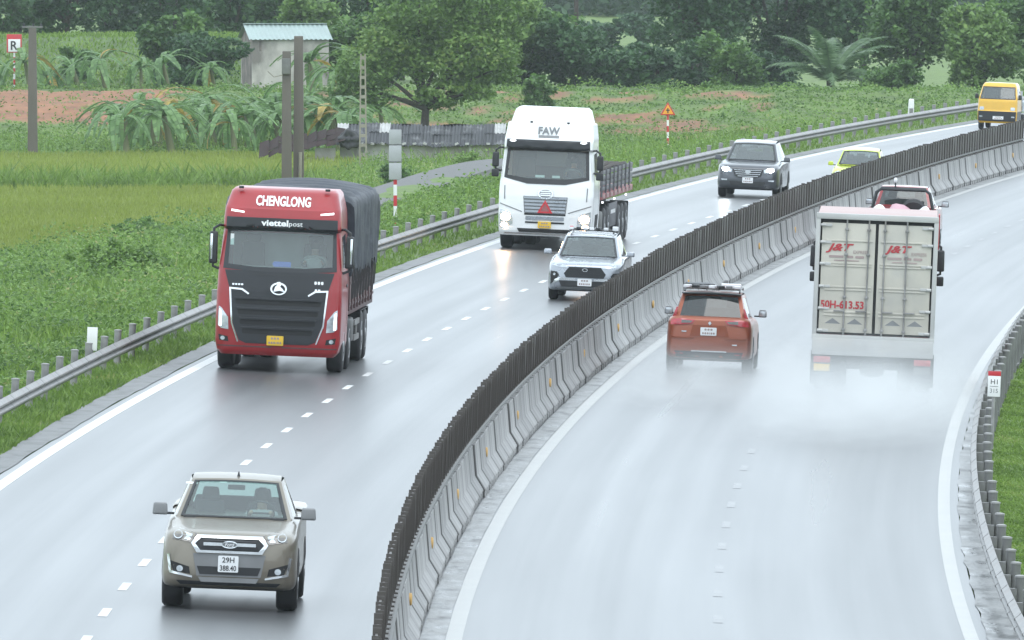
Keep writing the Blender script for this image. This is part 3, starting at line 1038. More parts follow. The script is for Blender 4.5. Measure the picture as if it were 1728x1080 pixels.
def cabin(root, paint, bf, tf, tr, br, bulge_f=0.10, bulge_r=0.06, crown=0.035, ws=(0.055, 0.945, 0.07, 0.93),
          side=((0.12, 0.50, 0.08, 0.86), (0.54, 0.90, 0.08, 0.86)), rear=(0.07, 0.93, 0.12, 0.9), glass='windscreen', sglass='dark_glass', rglass='grey_glass', seats=True, floor_z=None, black_rear=False):
    """greenhouse of a car: roof, pillars and real panes. bf, tf, tr, br: (half width, y, z) of the four rings"""
    def ring(p, bu, cr=0.0):
        return lambda u: Vector(((2*u - 1)*p[0], p[1] + bu*4*u*(1-u), p[2] + cr*4*u*(1-u)))
    BF, TF, TR, BR = ring(bf, bulge_f), ring(tf, bulge_f*0.8, crown*0.6), ring(tr, -bulge_r, crown*0.6), ring(br, -bulge_r)
    shell, pf, pr_, pl_, prt = MB(), [], [], [], []
    lerp = lambda a, b, t: a + (b - a)*t
    glazed(shell, pf, lambda u, v: lerp(BF(u), TF(u), v), [ws])
    glazed(shell, pr_, lambda u, v: lerp(BR(u), TR(u), v), [rear] if rear else [])
    def roof(u, v):
        p = lerp(TF(u), TR(u), v)
        return p + Vector((0, 0, crown*1.2*4*v*(1-v)))
    glazed(shell, [], roof, [])
    for sgn, pp in ((1, prt), (-1, pl_)):
        u0 = 1.0 if sgn > 0 else 0.0
        def sd(u, v):
            a, b = lerp(BF(u0), TF(u0), v), lerp(BR(u0), TR(u0), v)
            return lerp(a, b, u) + Vector((sgn*0.07*4*u*(1-u)*(1 - 0.5*v), 0, 0.02*4*u*(1-u)*v))
        glazed(shell, pp, sd, list(side))
    cab = shell.build('cabin', paint, root, weld=True, angle=30)
    gl_ = []
    for mb in pf:
        gl_.append(mb.build('windscreen', glass, root, angle=60, weld=True))
    for mb in pr_:
        gl_.append(mb.build('rear_window', rglass, root, angle=60, weld=True))
    for mb in prt + pl_:
        mb.build('side_window', sglass, root, angle=60, weld=True)
    # black gasket round the windscreen
    gk = MB()
    u0, u1, v0, v1 = ws
    e = 0.022
    loop_o = [(u0-e, v0-e), (u1+e, v0-e), (u1+e, v1+e), (u0-e, v1+e)]
    for (a, b), (c, d) in zip(loop_o, loop_o[1:] + loop_o[:1]):
        n = 8
        row0, row1 = [], []
        for k in range(n+1):
            t = k/n
            uo, vo = a + (c - a)*t, b + (d - b)*t
            ui, vi = min(max(uo, u0+0.008), u1-0.008), min(max(vo, v0+0.012), v1-0.012)
            off = Vector((0, 0.012, 0.006))
            row0.append(lerp(BF(uo), TF(uo), vo) + off)
            row1.append(lerp(BF(ui), TF(ui), vi) + off)
        gk.grid([row0, row1])
    gk.build('gasket', 'black_plastic', root, solid=0.006)
    if seats:
        fz = bf[2] - 0.02 if floor_z is None else floor_z
        x0 = bf[0] - 0.06
        it = MB()
        it.box((0, (bf[1] + br[1])/2 - 0.02, fz - 0.14), (2*x0, abs(bf[1] - br[1]) - 0.1, 0.26))
        it.build('cabin_trim', 'interior', root, bevel=0.03)
        db = MB()
        db.box((0, bf[1] - 0.12, fz + 0.02), (2*x0 - 0.08, 0.34, 0.09))
        db.build('dashboard', 'interior', root, bevel=0.03)
        for sx in (-1, 1):
            se = MB()
            yy = bf[1] - 0.95
            zt = tf[2] - 0.30
            se.box((sx*0.36, yy, (fz + zt)/2 - 0.05), (0.46, 0.13, max(0.1, zt - fz + 0.10)), top=0.82)
            se.box((sx*0.36, yy - 0.02, zt + 0.10), (0.26, 0.10, 0.17), top=0.8)
            se.build('seat', 'seat_fabric', root, bevel=0.03)
        bs = MB()
        bs.box((0, bf[1] - 1.75, fz + 0.12), (2*x0 - 0.16, 0.16, 0.30), top=0.9)
        bs.build('rear_seat', 'seat_fabric', root, bevel=0.04)
        sw = MB()
        c = Vector((-0.36, bf[1] - 0.42, fz + 0.10))
        sw.tube([c + Vector((0.18*math.cos(a), 0.05*math.sin(a), 0.17*math.sin(a))) for a in [2*math.pi*k/20 for k in range(21)]], 0.016, 6, caps=False)
        sw.box(c, (0.34, 0.02, 0.03))
        sw.build('steering_wheel', 'black_plastic', root)
        mr_ = MB().box((0, bf[1] + (tf[1] - bf[1])*0.86 - 0.06, tf[2] - 0.10), (0.24, 0.03, 0.07)).build('rear_view_mirror', 'black_plastic', root, bevel=0.012)
    return cab
def mirrors(root, x, y, z, paint, w=0.20, h=0.14, d=0.10, stalk=0.08):
    for s in (-1, 1):
        m = MB()
        m.box((s*(x + w/2), y, z), (w, d, h), top=0.86)
        o = m.build('wing_mirror', paint, root, bevel=0.032, seg=3)
        st = MB()
        st.box((s*(x - stalk/2 + 0.02), y, z - h*0.36), (stalk + 0.06, d*0.5, h*0.2))
        st.build('stalk', 'black_plastic', o, bevel=0.01)
        fc = MB()
        fc.box((s*(x + w/2), y - d/2 - 0.002, z), (w*0.8, 0.008, h*0.78))
        fc.build('mirror_glass', 'lamp_glass', o, bevel=0.003)
def arches(root, bvh, ys, r=0.44, zc=0.36, zmax=0.9):
    for y in ys:
        for ax in 'RL':
            s = 1 if ax == 'R' else -1
            poly = [(s*y + r*math.cos(a), zc + r*math.sin(a)) for a in [math.pi*k/14 for k in range(15)]]
            poly = [(a, b) for a, b in poly if b > 0.3] + [(s*y - r*0.96, 0.30), (s*y + r*0.96, 0.30)]
            cx = s*y
            poly.sort(key=lambda p: math.atan2(p[1] - zc, p[0] - cx))
            decal('wheel_arch', 'dark_void', root, bvh, poly, ax, proud=0.006, sink=0.02)
def plate(root, bvh, axis, u, z, w, h, lines, m='plate_white', ink='ink_black', proud=0.02):
    p = decal('number_plate', m, root, bvh, rrect(u, z, w, h, 0.015), axis, proud=proud, sink=0.05)
    if lines:
        hh = h/len(lines)
        if lines[0] == '':
            for k in range(2):
                worn_print(p, bvh, axis, u, z + h*(0.24 - 0.46*k), w*(0.78 if k else 0.5), h*0.24, (1, 1, 1) if not k else (1, 1, 1, 0.4, 1, 1), 'ink_faded', proud + 0.004)
            return p
        for k, s in enumerate(lines):
            lettering(s, ink, p, bvh, axis, u, z + h/2 - hh*(k + 0.5), w*(0.8 if k else 0.6) if len(lines) > 1 else w*0.86, hh*0.66, proud=proud + 0.005, bold=0.012)
    return p
def worn_print(parent, bvh, axis, cu, cv, width, height, words, m='ink_grey', proud=0.012):
    """print too small to read in the photograph: a row of worn word-long strokes"""
    tot = sum(words) + 0.35*(len(words) - 1)
    u = cu - width/2
    for w in words:
        ww = width*w/tot
        decal('worn_print', m, parent, bvh, rrect(u + ww/2, cv, ww, height, height*0.3, 2), axis, proud=proud, sink=0.003)
        u += ww + width*0.35/tot
def vehicle(name, label, cat, Y, o, sign, ref_y, yaw=0.0):
    """Empty at the vehicle's front, wheels on the road; ref_y: which local y stands at road distance Y"""
    M = road_frame(Y, o, sign) @ Matrix.Rotation(yaw, 4, 'Z') @ Matrix.Translation((0, -ref_y, 0))
    r = empty(name, M)
    return tag(r, label, cat)
def person(label, M, shirt, hands, head_turn=0.0):
    """seated driver: pelvis at the origin, facing +y; one skinned body with hair as its child"""
    V = [(0, 0, 0), (0, -0.02, 0.22), (0, -0.04, 0.42), (0, -0.03, 0.53), (0, 0.0, 0.62), (0, 0.02, 0.74),
         (-0.19, -0.03, 0.47), (-0.24, 0.06, 0.24), hands[0], (hands[0][0] + 0.02, hands[0][1] + 0.08, hands[0][2] + 0.02),
         (0.19, -0.03, 0.47), (0.24, 0.06, 0.24), hands[1], (hands[1][0] - 0.02, hands[1][1] + 0.08, hands[1][2] + 0.02),
         (-0.10, 0.36, 0.03), (0.10, 0.36, 0.03), (-0.11, 0.42, -0.22), (0.11, 0.42, -0.22)]
    E_ = [(0, 1), (1, 2), (2, 3), (3, 4), (4, 5), (2, 6), (6, 7), (7, 8), (8, 9), (2, 10), (10, 11), (11, 12), (12, 13), (0, 14), (0, 15), (14, 16), (15, 17)]
    rad = [0.16, 0.14, 0.16, 0.06, 0.085, 0.085, 0.065, 0.05, 0.038, 0.035, 0.065, 0.05, 0.038, 0.035, 0.085, 0.085, 0.06, 0.06]
    me = bpy.data.meshes.new('person')
    me.from_pydata(V, E_, [])
    o = bpy.data.objects.new('person', me)
    COL.objects.link(o)
    sk = o.modifiers.new('skin', 'SKIN')
    for i, r in enumerate(rad):
        me.skin_vertices[0].data[i].radius = (r, r*0.85)
    me.skin_vertices[0].data[0].use_root = True
    sb = o.modifiers.new('sub', 'SUBSURF')
    sb.levels = 1
    sb.render_levels = 1
    bpy.context.view_layer.update()
    dg = bpy.context.evaluated_depsgraph_get()
    m2 = bpy.data.meshes.new_from_object(o.evaluated_get(dg))
    bpy.data.objects.remove(o)
    m2.materials.clear()
    m2.materials.append(MATS[shirt])
    m2.materials.append(MATS['skin'])
    hp = [Vector(hands[0]), Vector(hands[1])]
    for p in m2.polygons:
        c = p.center
        if c.z > 0.53 or min((c - h).length for h in hp) < 0.12:
            p.material_index = 1
        p.use_smooth = True
    b = link(bpy.data.objects.new('person', m2))
    b.matrix_world = M
    tag(b, label, 'person')
    hr = MB()
    hr.lathe([(0.66, 0.092), (0.74, 0.104), (0.80, 0.088), (0.84, 0.045)], 14, 'z', c=(0, -0.012, 0))
    hr.build('hair', 'hair', b)
    return b

# ------------------------------------------------------------------ gold pickup, oncoming
def gold_pickup():
    r = vehicle('pickup_truck', 'metallic gold pickup with chrome grille driving toward the camera', 'pickup', 187.9, -2.73, -1, -0.9)
    W = 0.925
    st = [(0.0, 0.76, 0.40, 0.95, 0.66, 0.80), (-0.05, 0.84, 0.34, 1.03, 0.74, 0.88), (-0.16, 0.90, 0.31, 1.08, 0.79, 0.95), (-0.45, W, 0.33, 1.12, 0.82, 1.0),
          (-0.95, W, 0.40, 1.17, 0.83, 1.04), (-1.42, W, 0.40, 1.22, 0.84, 1.08), (-2.2, W, 0.38, 1.24, 0.86, 1.10), (-3.45, W, 0.38, 1.26, 0.88, 1.12), (-3.55, W, 0.40, 1.30, 0.90, 1.14),
          (-4.6, W, 0.42, 1.31, 0.90, 1.15), (-5.25, 0.91, 0.46, 1.31, 0.88, 1.15), (-5.32, 0.88, 0.5, 1.29, 0.86, 1.13)]
    me = hull_y('body', st)
    bv = bvh_of(me)
    body = obj('body', me, 'gold_paint', r)
    cabin(r, 'gold_paint', (0.80, -1.38, 1.20), (0.615, -2.12, 1.715), (0.60, -3.15, 1.73), (0.77, -3.52, 1.27), bulge_f=0.13, crown=0.04, sglass='grey_glass', rglass='windscreen')
    # face
    hexo = [(-0.53, 0.93), (-0.45, 1.045), (0.45, 1.045), (0.53, 0.93), (0.45, 0.80), (-0.45, 0.80)]
    hexi = [(-0.475, 0.925), (-0.40, 1.005), (0.40, 1.005), (0.475, 0.925), (0.40, 0.835), (-0.40, 0.835)]
    g = decal('grille', 'black_plastic', r, bv, hexi, 'F', proud=0.012)
    decal('grille_surround', 'chrome', g, bv, hexo, 'F', proud=0.035, hole=hexi)
    decal('grille_bar', 'chrome', g, bv, [(-0.36, 0.90), (0.36, 0.90), (0.36, 0.945), (-0.36, 0.945)], 'F', proud=0.03)
    for z in (0.975, 0.865):
        decal('grille_slat', 'charcoal', g, bv, rrect(0, z, 0.74, 0.022, 0.008), 'F', proud=0.024)
    e = decal('emblem', 'chrome', g, bv, ellipse(0, 0.922, 0.115, 0.05), 'F', proud=0.045)
    decal('emblem_field', 'ink_grey', e, bv, ellipse(0, 0.922, 0.098, 0.038), 'F', proud=0.05)
    lettering('Ford', 'ink_white', e, bv, 'F', 0, 0.922, 0.13, 0.05, proud=0.054, shear=0.3)
    for s in (-1, 1):
        P = [(-0.80, 1.115), (-0.60, 1.10), (-0.455, 1.055), (-0.54, 0.94), (-0.79, 0.975)]
        f = (lambda p: p) if s < 0 else mir
        h = decal('headlight', 'lamp_dark', r, bv, f(P), 'F', proud=0.014)
        decal('lamp_lens', 'lamp_glass', h, bv, ellipse(s*0.715, 1.035, 0.062, 0.055), 'F', proud=0.022)
        decal('indicator', 'lamp_glass', h, bv, f([(-0.63, 1.075), (-0.51, 1.045), (-0.555, 0.965), (-0.63, 0.975)]), 'F', proud=0.018)
        decal('fog_pocket', 'dark_void', r, bv, f([(-0.82, 0.68), (-0.55, 0.60), (-0.53, 0.50), (-0.76, 0.53)]), 'F', proud=0.010)
        decal('fog_lamp', 'lamp_glass', r, bv, ellipse(s*0.675, 0.57, 0.045, 0.042), 'F', proud=0.02)
        decal('fog_trim', 'chrome', r, bv, f([(-0.86, 0.76), (-0.825, 0.77), (-0.79, 0.54), (-0.50, 0.475), (-0.50, 0.45), (-0.82, 0.51)]), 'F', proud=0.02)
    decal('bumper_centre', 'mid_grey', r, bv, [(-0.50, 0.79), (0.50, 0.79), (0.44, 0.48), (-0.44, 0.48)], 'F', proud=0.012)
    decal('lower_intake', 'black_plastic', r, bv, [(-0.44, 0.615), (0.44, 0.615), (0.40, 0.505), (-0.40, 0.505)], 'F', proud=0.02)
    decal('skid_plate', 'mid_grey', r, bv, [(-0.42, 0.465), (0.42, 0.465), (0.38, 0.40), (-0.38, 0.40)], 'F', proud=0.014)
    decal('valance', 'charcoal', r, bv, [(-0.72, 0.41), (0.72, 0.41), (0.66, 0.355), (-0.66, 0.355)], 'F', proud=0.012)
    plate(r, bv, 'F', -0.01, 0.655, 0.28, 0.225, ['29H', '388.40'], proud=0.04)
    for s in (-1, 1):
        MB().tube([(s*0.5, -0.62, 1.13), (s*0.47, -1.30, 1.19)], 0.012, 6).build('bonnet_crease', 'gold_paint', body)
        MB().box((s*0.30, -1.42, 1.235), (0.48, 0.02, 0.012), rot=Matrix.Rotation(s*0.06, 3, 'Z')).build('wiper', 'black_plastic', r)
    MB().lathe([(1.74, 0.035), (1.775, 0.02), (1.83, 0.006)], 10, 'z', c=(-0.02, -2.2, 0)).build('antenna', 'black_plastic', r)
    mirrors(r, 0.92, -1.52, 1.31, 'mid_grey', w=0.215, h=0.17, d=0.12)
    arches(r, bv, (-0.9, -4.12), r=0.47, zc=0.40)
    for x in (-0.93, 0.93):
        for y in (-0.9, -4.12):
            wheel(r, x, y, 0.385, 0.285)
    ub = MB().box((0, -2.6, 0.36), (1.5, 4.6, 0.14)).build('underbody', 'dark_void', r)
    MB().box((0, -0.9, 0.34), (1.2, 0.14, 0.12)).build('axle', 'dark_void', r)
    tk = MB().box((0.62, -2.02, 1.655), (0.16, 0.006, 0.035), rot=Matrix.Rotation(R(38), 3, 'X')).build('sticker', 'paper_white', r)
    M = r.matrix_world @ Matrix.Translation((-0.36, -2.20, 0.78))
    person('driver in a pale shirt behind the wheel of the gold pickup', M, 'shirt_pale', ((-0.15, 0.40, 0.50), (0.15, 0.40, 0.50)))
    return r
gold_pickup()

# ------------------------------------------------------------------ silver car, oncoming
def roof_rack(r, w, y0, y1, z, things):
    rk = MB()
    for s in (-1, 1):
        rk.tube([(s*w, y0, z - 0.05), (s*w, y0 - 0.12, z), (s*w, y1 + 0.12, z), (s*w, y1, z - 0.05)], 0.018, 6)
    n = 4
    for k in range(n):
        y = y0 + (y1 - y0)*(k + 0.5)/n
        rk.tube([(-w, y, z), (w, y, z)], 0.015, 6)
    o = rk.build('roof_rack', 'black_plastic', r)
    for i, (x, y, sx, sy, sz, m) in enumerate(things):
        MB().box((x, y, z + sz/2 + 0.012), (sx, sy, sz), rot=Matrix.Rotation(random.uniform(-0.3, 0.3), 3, 'Z')).build('rack_clamp', m, o, bevel=0.012)
    return o
def silver_car():
    r = vehicle('silver_car', 'silver car with black six-sided grille behind the glare screen', 'car', 318.0, -2.55, -1, -0.83)
    W = 0.865
    st = [(0.0, 0.66, 0.34, 0.80, 0.55, 0.66), (-0.05, 0.75, 0.27, 0.86, 0.64, 0.72), (-0.18, 0.83, 0.24, 0.90, 0.71, 0.80), (-0.5, W, 0.24, 0.95, 0.75, 0.86),
          (-1.0, W, 0.30, 1.0, 0.77, 0.90), (-1.3, W, 0.28, 1.03, 0.78, 0.92), (-2.2, W, 0.25, 1.05, 0.79, 0.94), (-3.6, W, 0.27, 1.07, 0.78, 0.96), (-4.25, 0.84, 0.33, 1.07, 0.74, 0.96), (-4.45, 0.78, 0.42, 1.02, 0.68, 0.92)]
    me = hull_y('body', st)
    bv = bvh_of(me)
    obj('body', me, 'silver_paint', r)
    cabin(r, 'silver_paint', (0.735, -1.10, 1.0), (0.59, -1.86, 1.465), (0.56, -3.75, 1.50), (0.70, -4.25, 1.05), bulge_f=0.16, crown=0.04)
    gp = [(-0.37, 0.80), (0.37, 0.80), (0.49, 0.645), (0.44, 0.55), (-0.44, 0.55), (-0.49, 0.645)]
    g = decal('grille', 'black_plastic', r, bv, gp, 'F', proud=0.012)
    for z in (0.60, 0.65, 0.70, 0.75):
        w = 0.80 - abs(z - 0.645)*1.4
        decal('grille_slat', 'charcoal', g, bv, rrect(0, z, w, 0.014, 0.005), 'F', proud=0.02)
    decal('emblem', 'chrome', g, bv, ellipse(0, 0.735, 0.065, 0.042), 'F', proud=0.03, hole=ellipse(0, 0.735, 0.045, 0.028))
    for s in (-1, 1):
        f = (lambda p: p) if s < 0 else mir
        decal('headlight', 'lamp_glass', r, bv, f([(-0.79, 0.90), (-0.60, 0.875), (-0.41, 0.815), (-0.42, 0.775), (-0.60, 0.79), (-0.79, 0.83)]), 'F', proud=0.012)
        k = decal('fog_pocket', 'dark_void', r, bv, f([(-0.81, 0.69), (-0.66, 0.68), (-0.60, 0.60), (-0.70, 0.46), (-0.80, 0.38)]), 'F', proud=0.010)
        decal('fog_lamp', 'lamp_glass', k, bv, ellipse(s*0.715, 0.62, 0.03, 0.03), 'F', proud=0.02)
        decal('bumper_blade', 'chrome', r, bv, f([(-0.70, 0.50), (-0.60, 0.545), (-0.22, 0.525), (-0.22, 0.485), (-0.58, 0.485), (-0.76, 0.38)]), 'F', proud=0.02)
    decal('lower_intake', 'black_plastic', r, bv, [(-0.60, 0.475), (0.60, 0.475), (0.54, 0.335), (-0.54, 0.335)], 'F', proud=0.010)
    decal('bumper_lip', 'mid_grey', r, bv, [(-0.66, 0.325), (0.66, 0.325), (0.62, 0.285), (-0.62, 0.285)], 'F', proud=0.02)
    plate(r, bv, 'F', 0, 0.445, 0.33, 0.165, [''], proud=0.035)
    things = [(-0.48 + 0.16*k, -2.0 - 0.1*(k % 3), 0.10, 0.14, 0.06, ('bag_white', 'black_plastic', 'bag_white')[k % 3]) for k in range(6)] + [(0.55, -2.1, 0.12, 0.16, 0.10, 'bag_white'), (-0.5, -2.4, 0.09, 0.1, 0.07, 'sign_red')]
    roof_rack(r, 0.52, -1.95, -3.5, 1.60, [(-a, *b) for a, *b in things])
    mirrors(r, 0.875, -1.38, 1.10, 'silver_paint', w=0.19, h=0.12, d=0.11)
    arches(r, bv, (-0.83, -3.58), r=0.40, zc=0.34)
    for x in (-0.87, 0.87):
        for y in (-0.83, -3.58):
            wheel(r, x, y, 0.335, 0.215)
    MB().box((0, -2.2, 0.29), (1.4, 3.9, 0.12)).build('underbody', 'dark_void', r)
    MB().box((0.50, -1.79, 1.40), (0.13, 0.006, 0.03), rot=Matrix.Rotation(R(38), 3, 'X')).build('sticker', 'paper_white', r)
    for s in (-1, 1):
        MB().box((s*0.28, -1.06, 1.035), (0.46, 0.02, 0.012), rot=Matrix.Rotation(s*0.05, 3, 'Z')).build('wiper', 'black_plastic', r)
silver_car()

# ------------------------------------------------------------------ dark SUV with lit headlights, oncoming
def dark_suv():
    r = vehicle('suv', 'dark grey suv with bright headlights on, near the far guardrail', 'suv', 410.0, -4.93, -1, -0.9)
    W = 0.935
    st = [(0.0, 0.76, 0.38, 0.86, 0.66, 0.72), (-0.05, 0.84, 0.30, 0.93, 0.74, 0.80), (-0.18, 0.90, 0.27, 0.99, 0.80, 0.86), (-0.5, W, 0.27, 1.04, 0.83, 0.92),
          (-1.0, W, 0.32, 1.08, 0.84, 0.96), (-1.4, W, 0.30, 1.11, 0.84, 0.98), (-2.3, W, 0.28, 1.12, 0.85, 1.0), (-3.8, W, 0.30, 1.14, 0.84, 1.02), (-4.5, 0.90, 0.36, 1.12, 0.80, 1.0), (-4.7, 0.84, 0.45, 1.05, 0.74, 0.94)]
    me = hull_y('body', st)
    bv = bvh_of(me)
    obj('body', me, 'slate_paint', r)
    cabin(r, 'slate_paint', (0.80, -1.22, 1.09), (0.63, -2.02, 1.60), (0.60, -3.9, 1.62), (0.76, -4.5, 1.14), bulge_f=0.16, crown=0.05, glass='grey_glass')
    gp = [(-0.46, 0.86), (0.46, 0.86), (0.40, 0.66), (0.25, 0.60), (-0.25, 0.60), (-0.40, 0.66)]
    g = decal('grille', 'black_plastic', r, bv, gp, 'F', proud=0.012)
    for z, w in ((0.66, 0.62), (0.72, 0.74), (0.78, 0.80), (0.84, 0.84)):
        decal('grille_bar', 'chrome', g, bv, rrect(0, z, w, 0.022, 0.008), 'F', proud=0.024)
    decal('emblem', 'chrome', g, bv, ellipse(0, 0.79, 0.09, 0.055), 'F', proud=0.035)
    for s in (-1, 1):
        f = (lambda p: p) if s < 0 else mir
        h = decal('headlight', 'lamp_glass', r, bv, f([(-0.84, 0.95), (-0.60, 0.92), (-0.47, 0.85), (-0.50, 0.76), (-0.76, 0.80)]), 'F', proud=0.012)
        decal('lamp_lens', 'lit_white', h, bv, ellipse(s*0.68, 0.855, 0.085, 0.055), 'F', proud=0.02)
        decal('fog_strip', 'lamp_glass', r, bv, f([(-0.80, 0.56), (-0.62, 0.56), (-0.62, 0.52), (-0.78, 0.52)]), 'F', proud=0.012)
    decal('lower_intake', 'black_plastic', r, bv, [(-0.55, 0.50), (0.55, 0.50), (0.50, 0.38), (-0.50, 0.38)], 'F', proud=0.010)
    plate(r, bv, 'F', 0, 0.54, 0.32, 0.17, [''], proud=0.03)
    mirrors(r, 0.94, -1.5, 1.16, 'slate_paint', w=0.20, h=0.15, d=0.12)
    arches(r, bv, (-0.9, -3.6), r=0.42, zc=0.36)
    for x in (-0.935, 0.935):
        for y in (-0.9, -3.6):
            wheel(r, x, y, 0.36, 0.235)
    MB().box((0, -2.3, 0.31), (1.5, 4.2, 0.12)).build('underbody', 'dark_void', r)
dark_suv()

# ------------------------------------------------------------------ lime hatchback, oncoming, half hidden by the screen
def lime_hatch():
    r = vehicle('hatchback', 'small lime yellow hatchback half hidden behind the glare screen', 'car', 410.5, -1.72, -1, -0.7)
    W = 0.80
    st = [(0.0, 0.58, 0.36, 0.74, 0.44, 0.62), (-0.06, 0.68, 0.26, 0.83, 0.54, 0.70), (-0.22, 0.76, 0.22, 0.92, 0.62, 0.78), (-0.5, W, 0.22, 1.0, 0.68, 0.86),
          (-0.9, W, 0.26, 1.06, 0.70, 0.90), (-1.2, W, 0.24, 1.09, 0.71, 0.92), (-2.2, W, 0.22, 1.10, 0.72, 0.94), (-3.1, W, 0.26, 1.10, 0.70, 0.94), (-3.5, 0.76, 0.32, 1.06, 0.64, 0.90), (-3.65, 0.68, 0.42, 0.98, 0.56, 0.82)]
    me = hull_y('body', st)
    bv = bvh_of(me)
    obj('body', me, 'lime_paint', r)
    cabin(r, 'lime_paint', (0.68, -0.92, 1.07), (0.55, -1.50, 1.49), (0.50, -2.75, 1.50), (0.64, -3.4, 1.08), bulge_f=0.18, crown=0.06, glass='grey_glass')
    for s in (-1, 1):
        h = decal('headlight', 'chrome', r, bv, ellipse(s*0.58, 0.80, 0.12, 0.11), 'F', proud=0.012)
        decal('lamp_lens', 'lamp_glass', h, bv, ellipse(s*0.58, 0.80, 0.095, 0.085), 'F', proud=0.025)
    decal('grille', 'black_plastic', r, bv, rrect(0, 0.46, 0.8, 0.12, 0.04), 'F', proud=0.012)
    decal('emblem', 'chrome', r, bv, ellipse(0, 0.74, 0.06, 0.06), 'F', proud=0.015)
    MB().box((-0.25, -1.30, 1.36), (0.05, 0.01, 0.12), rot=Matrix.Rotation(R(45), 3, 'X')).build('windscreen_tag', 'paper_white', r)
    mirrors(r, 0.80, -1.18, 1.10, 'lime_paint', w=0.17, h=0.12, d=0.1)
    arches(r, bv, (-0.7, -3.0), r=0.36, zc=0.32)
    for x in (-0.80, 0.80):
        for y in (-0.7, -3.0):
            wheel(r, x, y, 0.30, 0.19)
    MB().box((0, -1.8, 0.27), (1.2, 3.2, 0.12)).build('underbody', 'dark_void', r)
lime_hatch()

# ------------------------------------------------------------------ orange people carrier, seen from behind
def orange_mpv():
    L = 4.47
    r = vehicle('people_carrier', 'orange people carrier with a loaded roof rack driving away', 'car', 278.9, 2.14, 1, -L + 0.86)
    W = 0.875
    st = [(0.0, 0.66, 0.36, 0.80, 0.55, 0.66), (-0.06, 0.76, 0.28, 0.88, 0.64, 0.74), (-0.25, 0.85, 0.25, 0.96, 0.72, 0.84), (-0.6, W, 0.25, 1.02, 0.76, 0.90),
          (-1.2, W, 0.28, 1.08, 0.78, 0.94), (-2.2, W, 0.26, 1.10, 0.79, 0.96), (-3.5, W, 0.27, 1.13, 0.79, 0.99), (-4.1, W, 0.30, 1.16, 0.77, 1.02), (-4.33, 0.855, 0.30, 1.16, 0.74, 1.02), (-4.42, 0.82, 0.31, 1.13, 0.71, 0.98), (-L, 0.78, 0.35, 1.07, 0.67, 0.92)]
    me = hull_y('body', st)
    bv = bvh_of(me)
    obj('body', me, 'orange_paint', r)
    cabin(r, 'orange_paint', (0.735, -1.10, 1.05), (0.60, -1.85, 1.56), (0.60, -3.88, 1.60), (0.715, -4.27, 1.13), bulge_f=0.14, bulge_r=0.07, crown=0.035,
          rear=(0.06, 0.94, 0.06, 0.90), rglass='privacy_glass')
    MB().prism([(-0.60, 1.605), (0.60, 1.605), (0.62, 1.625), (0, 1.655), (-0.62, 1.625)], -3.70, -4.06, 'y').build('spoiler', 'black_plastic', r, bevel=0.012)
    for s in (-1, 1):
        f = (lambda p: p) if s < 0 else mir
        t = decal('tail_light', 'red_lamp', r, bv, f([(-0.80, 1.02), (-0.77, 1.09), (-0.62, 1.115), (-0.30, 1.09), (-0.36, 1.01), (-0.60, 0.985), (-0.80, 0.975)]), 'B', proud=0.016)
        decal('lamp_inner', 'lamp_dark', t, bv, f([(-0.58, 1.085), (-0.35, 1.072), (-0.39, 1.03), (-0.58, 1.02)]), 'B', proud=0.024)
        # upright arm of the lamp, on the rear pillar
        MB().prism([(s*0.70, 1.10), (s*0.80, 1.08), (s*0.70, 1.34), (s*0.665, 1.34)], -4.27, -4.20, 'y').build('tail_light_arm', 'red_lamp', t, bevel=0.008)
        decal('bumper_reflector', 'red_lamp', r, bv, rrect(s*0.62, 0.40, 0.20, 0.028, 0.01), 'B', proud=0.014)
        decal('bumper_crease', 'orange_paint', r, bv, f([(-0.80, 0.74), (-0.30, 0.74), (-0.36, 0.71), (-0.80, 0.70)]), 'B', proud=0.022)
        decal('badge', 'chrome', r, bv, rrect(s*0.52, 0.85 if s < 0 else 0.60, 0.10, 0.025, 0.006), 'B', proud=0.014)
    decal('plate_recess', 'orange_paint', r, bv, [(-0.34, 0.99), (0.34, 0.99), (0.40, 0.76), (-0.40, 0.76)], 'B', proud=0.010)
    plate(r, bv, 'B', -0.02, 0.86, 0.33, 0.165, [''], proud=0.025)
    decal('emblem', 'chrome', r, bv, [(-0.035, 1.03), (0, 1.075), (0.035, 1.03), (0, 0.985)], 'B', proud=0.02)
    decal('lower_bumper', 'charcoal', r, bv, [(-0.70, 0.45), (0.70, 0.45), (0.66, 0.33), (0.25, 0.31), (-0.25, 0.31), (-0.66, 0.33)], 'B', proud=0.014)
    decal('bumper_strip', 'chrome', r, bv, rrect(0, 0.455, 0.72, 0.024, 0.01), 'B', proud=0.024)
    things = []
    for k in range(7):
        things.append((-0.52 + 0.17*k, -3.45 + 0.06*(k % 2), 0.13, 0.2, 0.06, ('bag_white', 'black_plastic', 'mid_grey')[k % 3]))
    things += [(-0.3, -2.6, 0.5, 0.9, 0.07, 'charcoal'), (0.2, -2.2, 0.08, 0.2, 0.14, 'mid_grey'), (0.35, -2.8, 0.4, 0.5, 0.08, 'bag_white')]
    roof_rack(r, 0.56, -1.9, -3.75, 1.70, things)
    mirrors(r, 0.885, -1.42, 1.16, 'black_plastic', w=0.17, h=0.15, d=0.11)
    arches(r, bv, (-0.86, -L + 0.86), r=0.41, zc=0.35)
    for x in (-0.88, 0.88):
        for y in (-0.86, -L + 0.86):
            wheel(r, x, y, 0.345, 0.22)
    MB().box((0, -2.2, 0.30), (1.4, 4.0, 0.10)).build('underbody', 'dark_void', r)
orange_mpv()

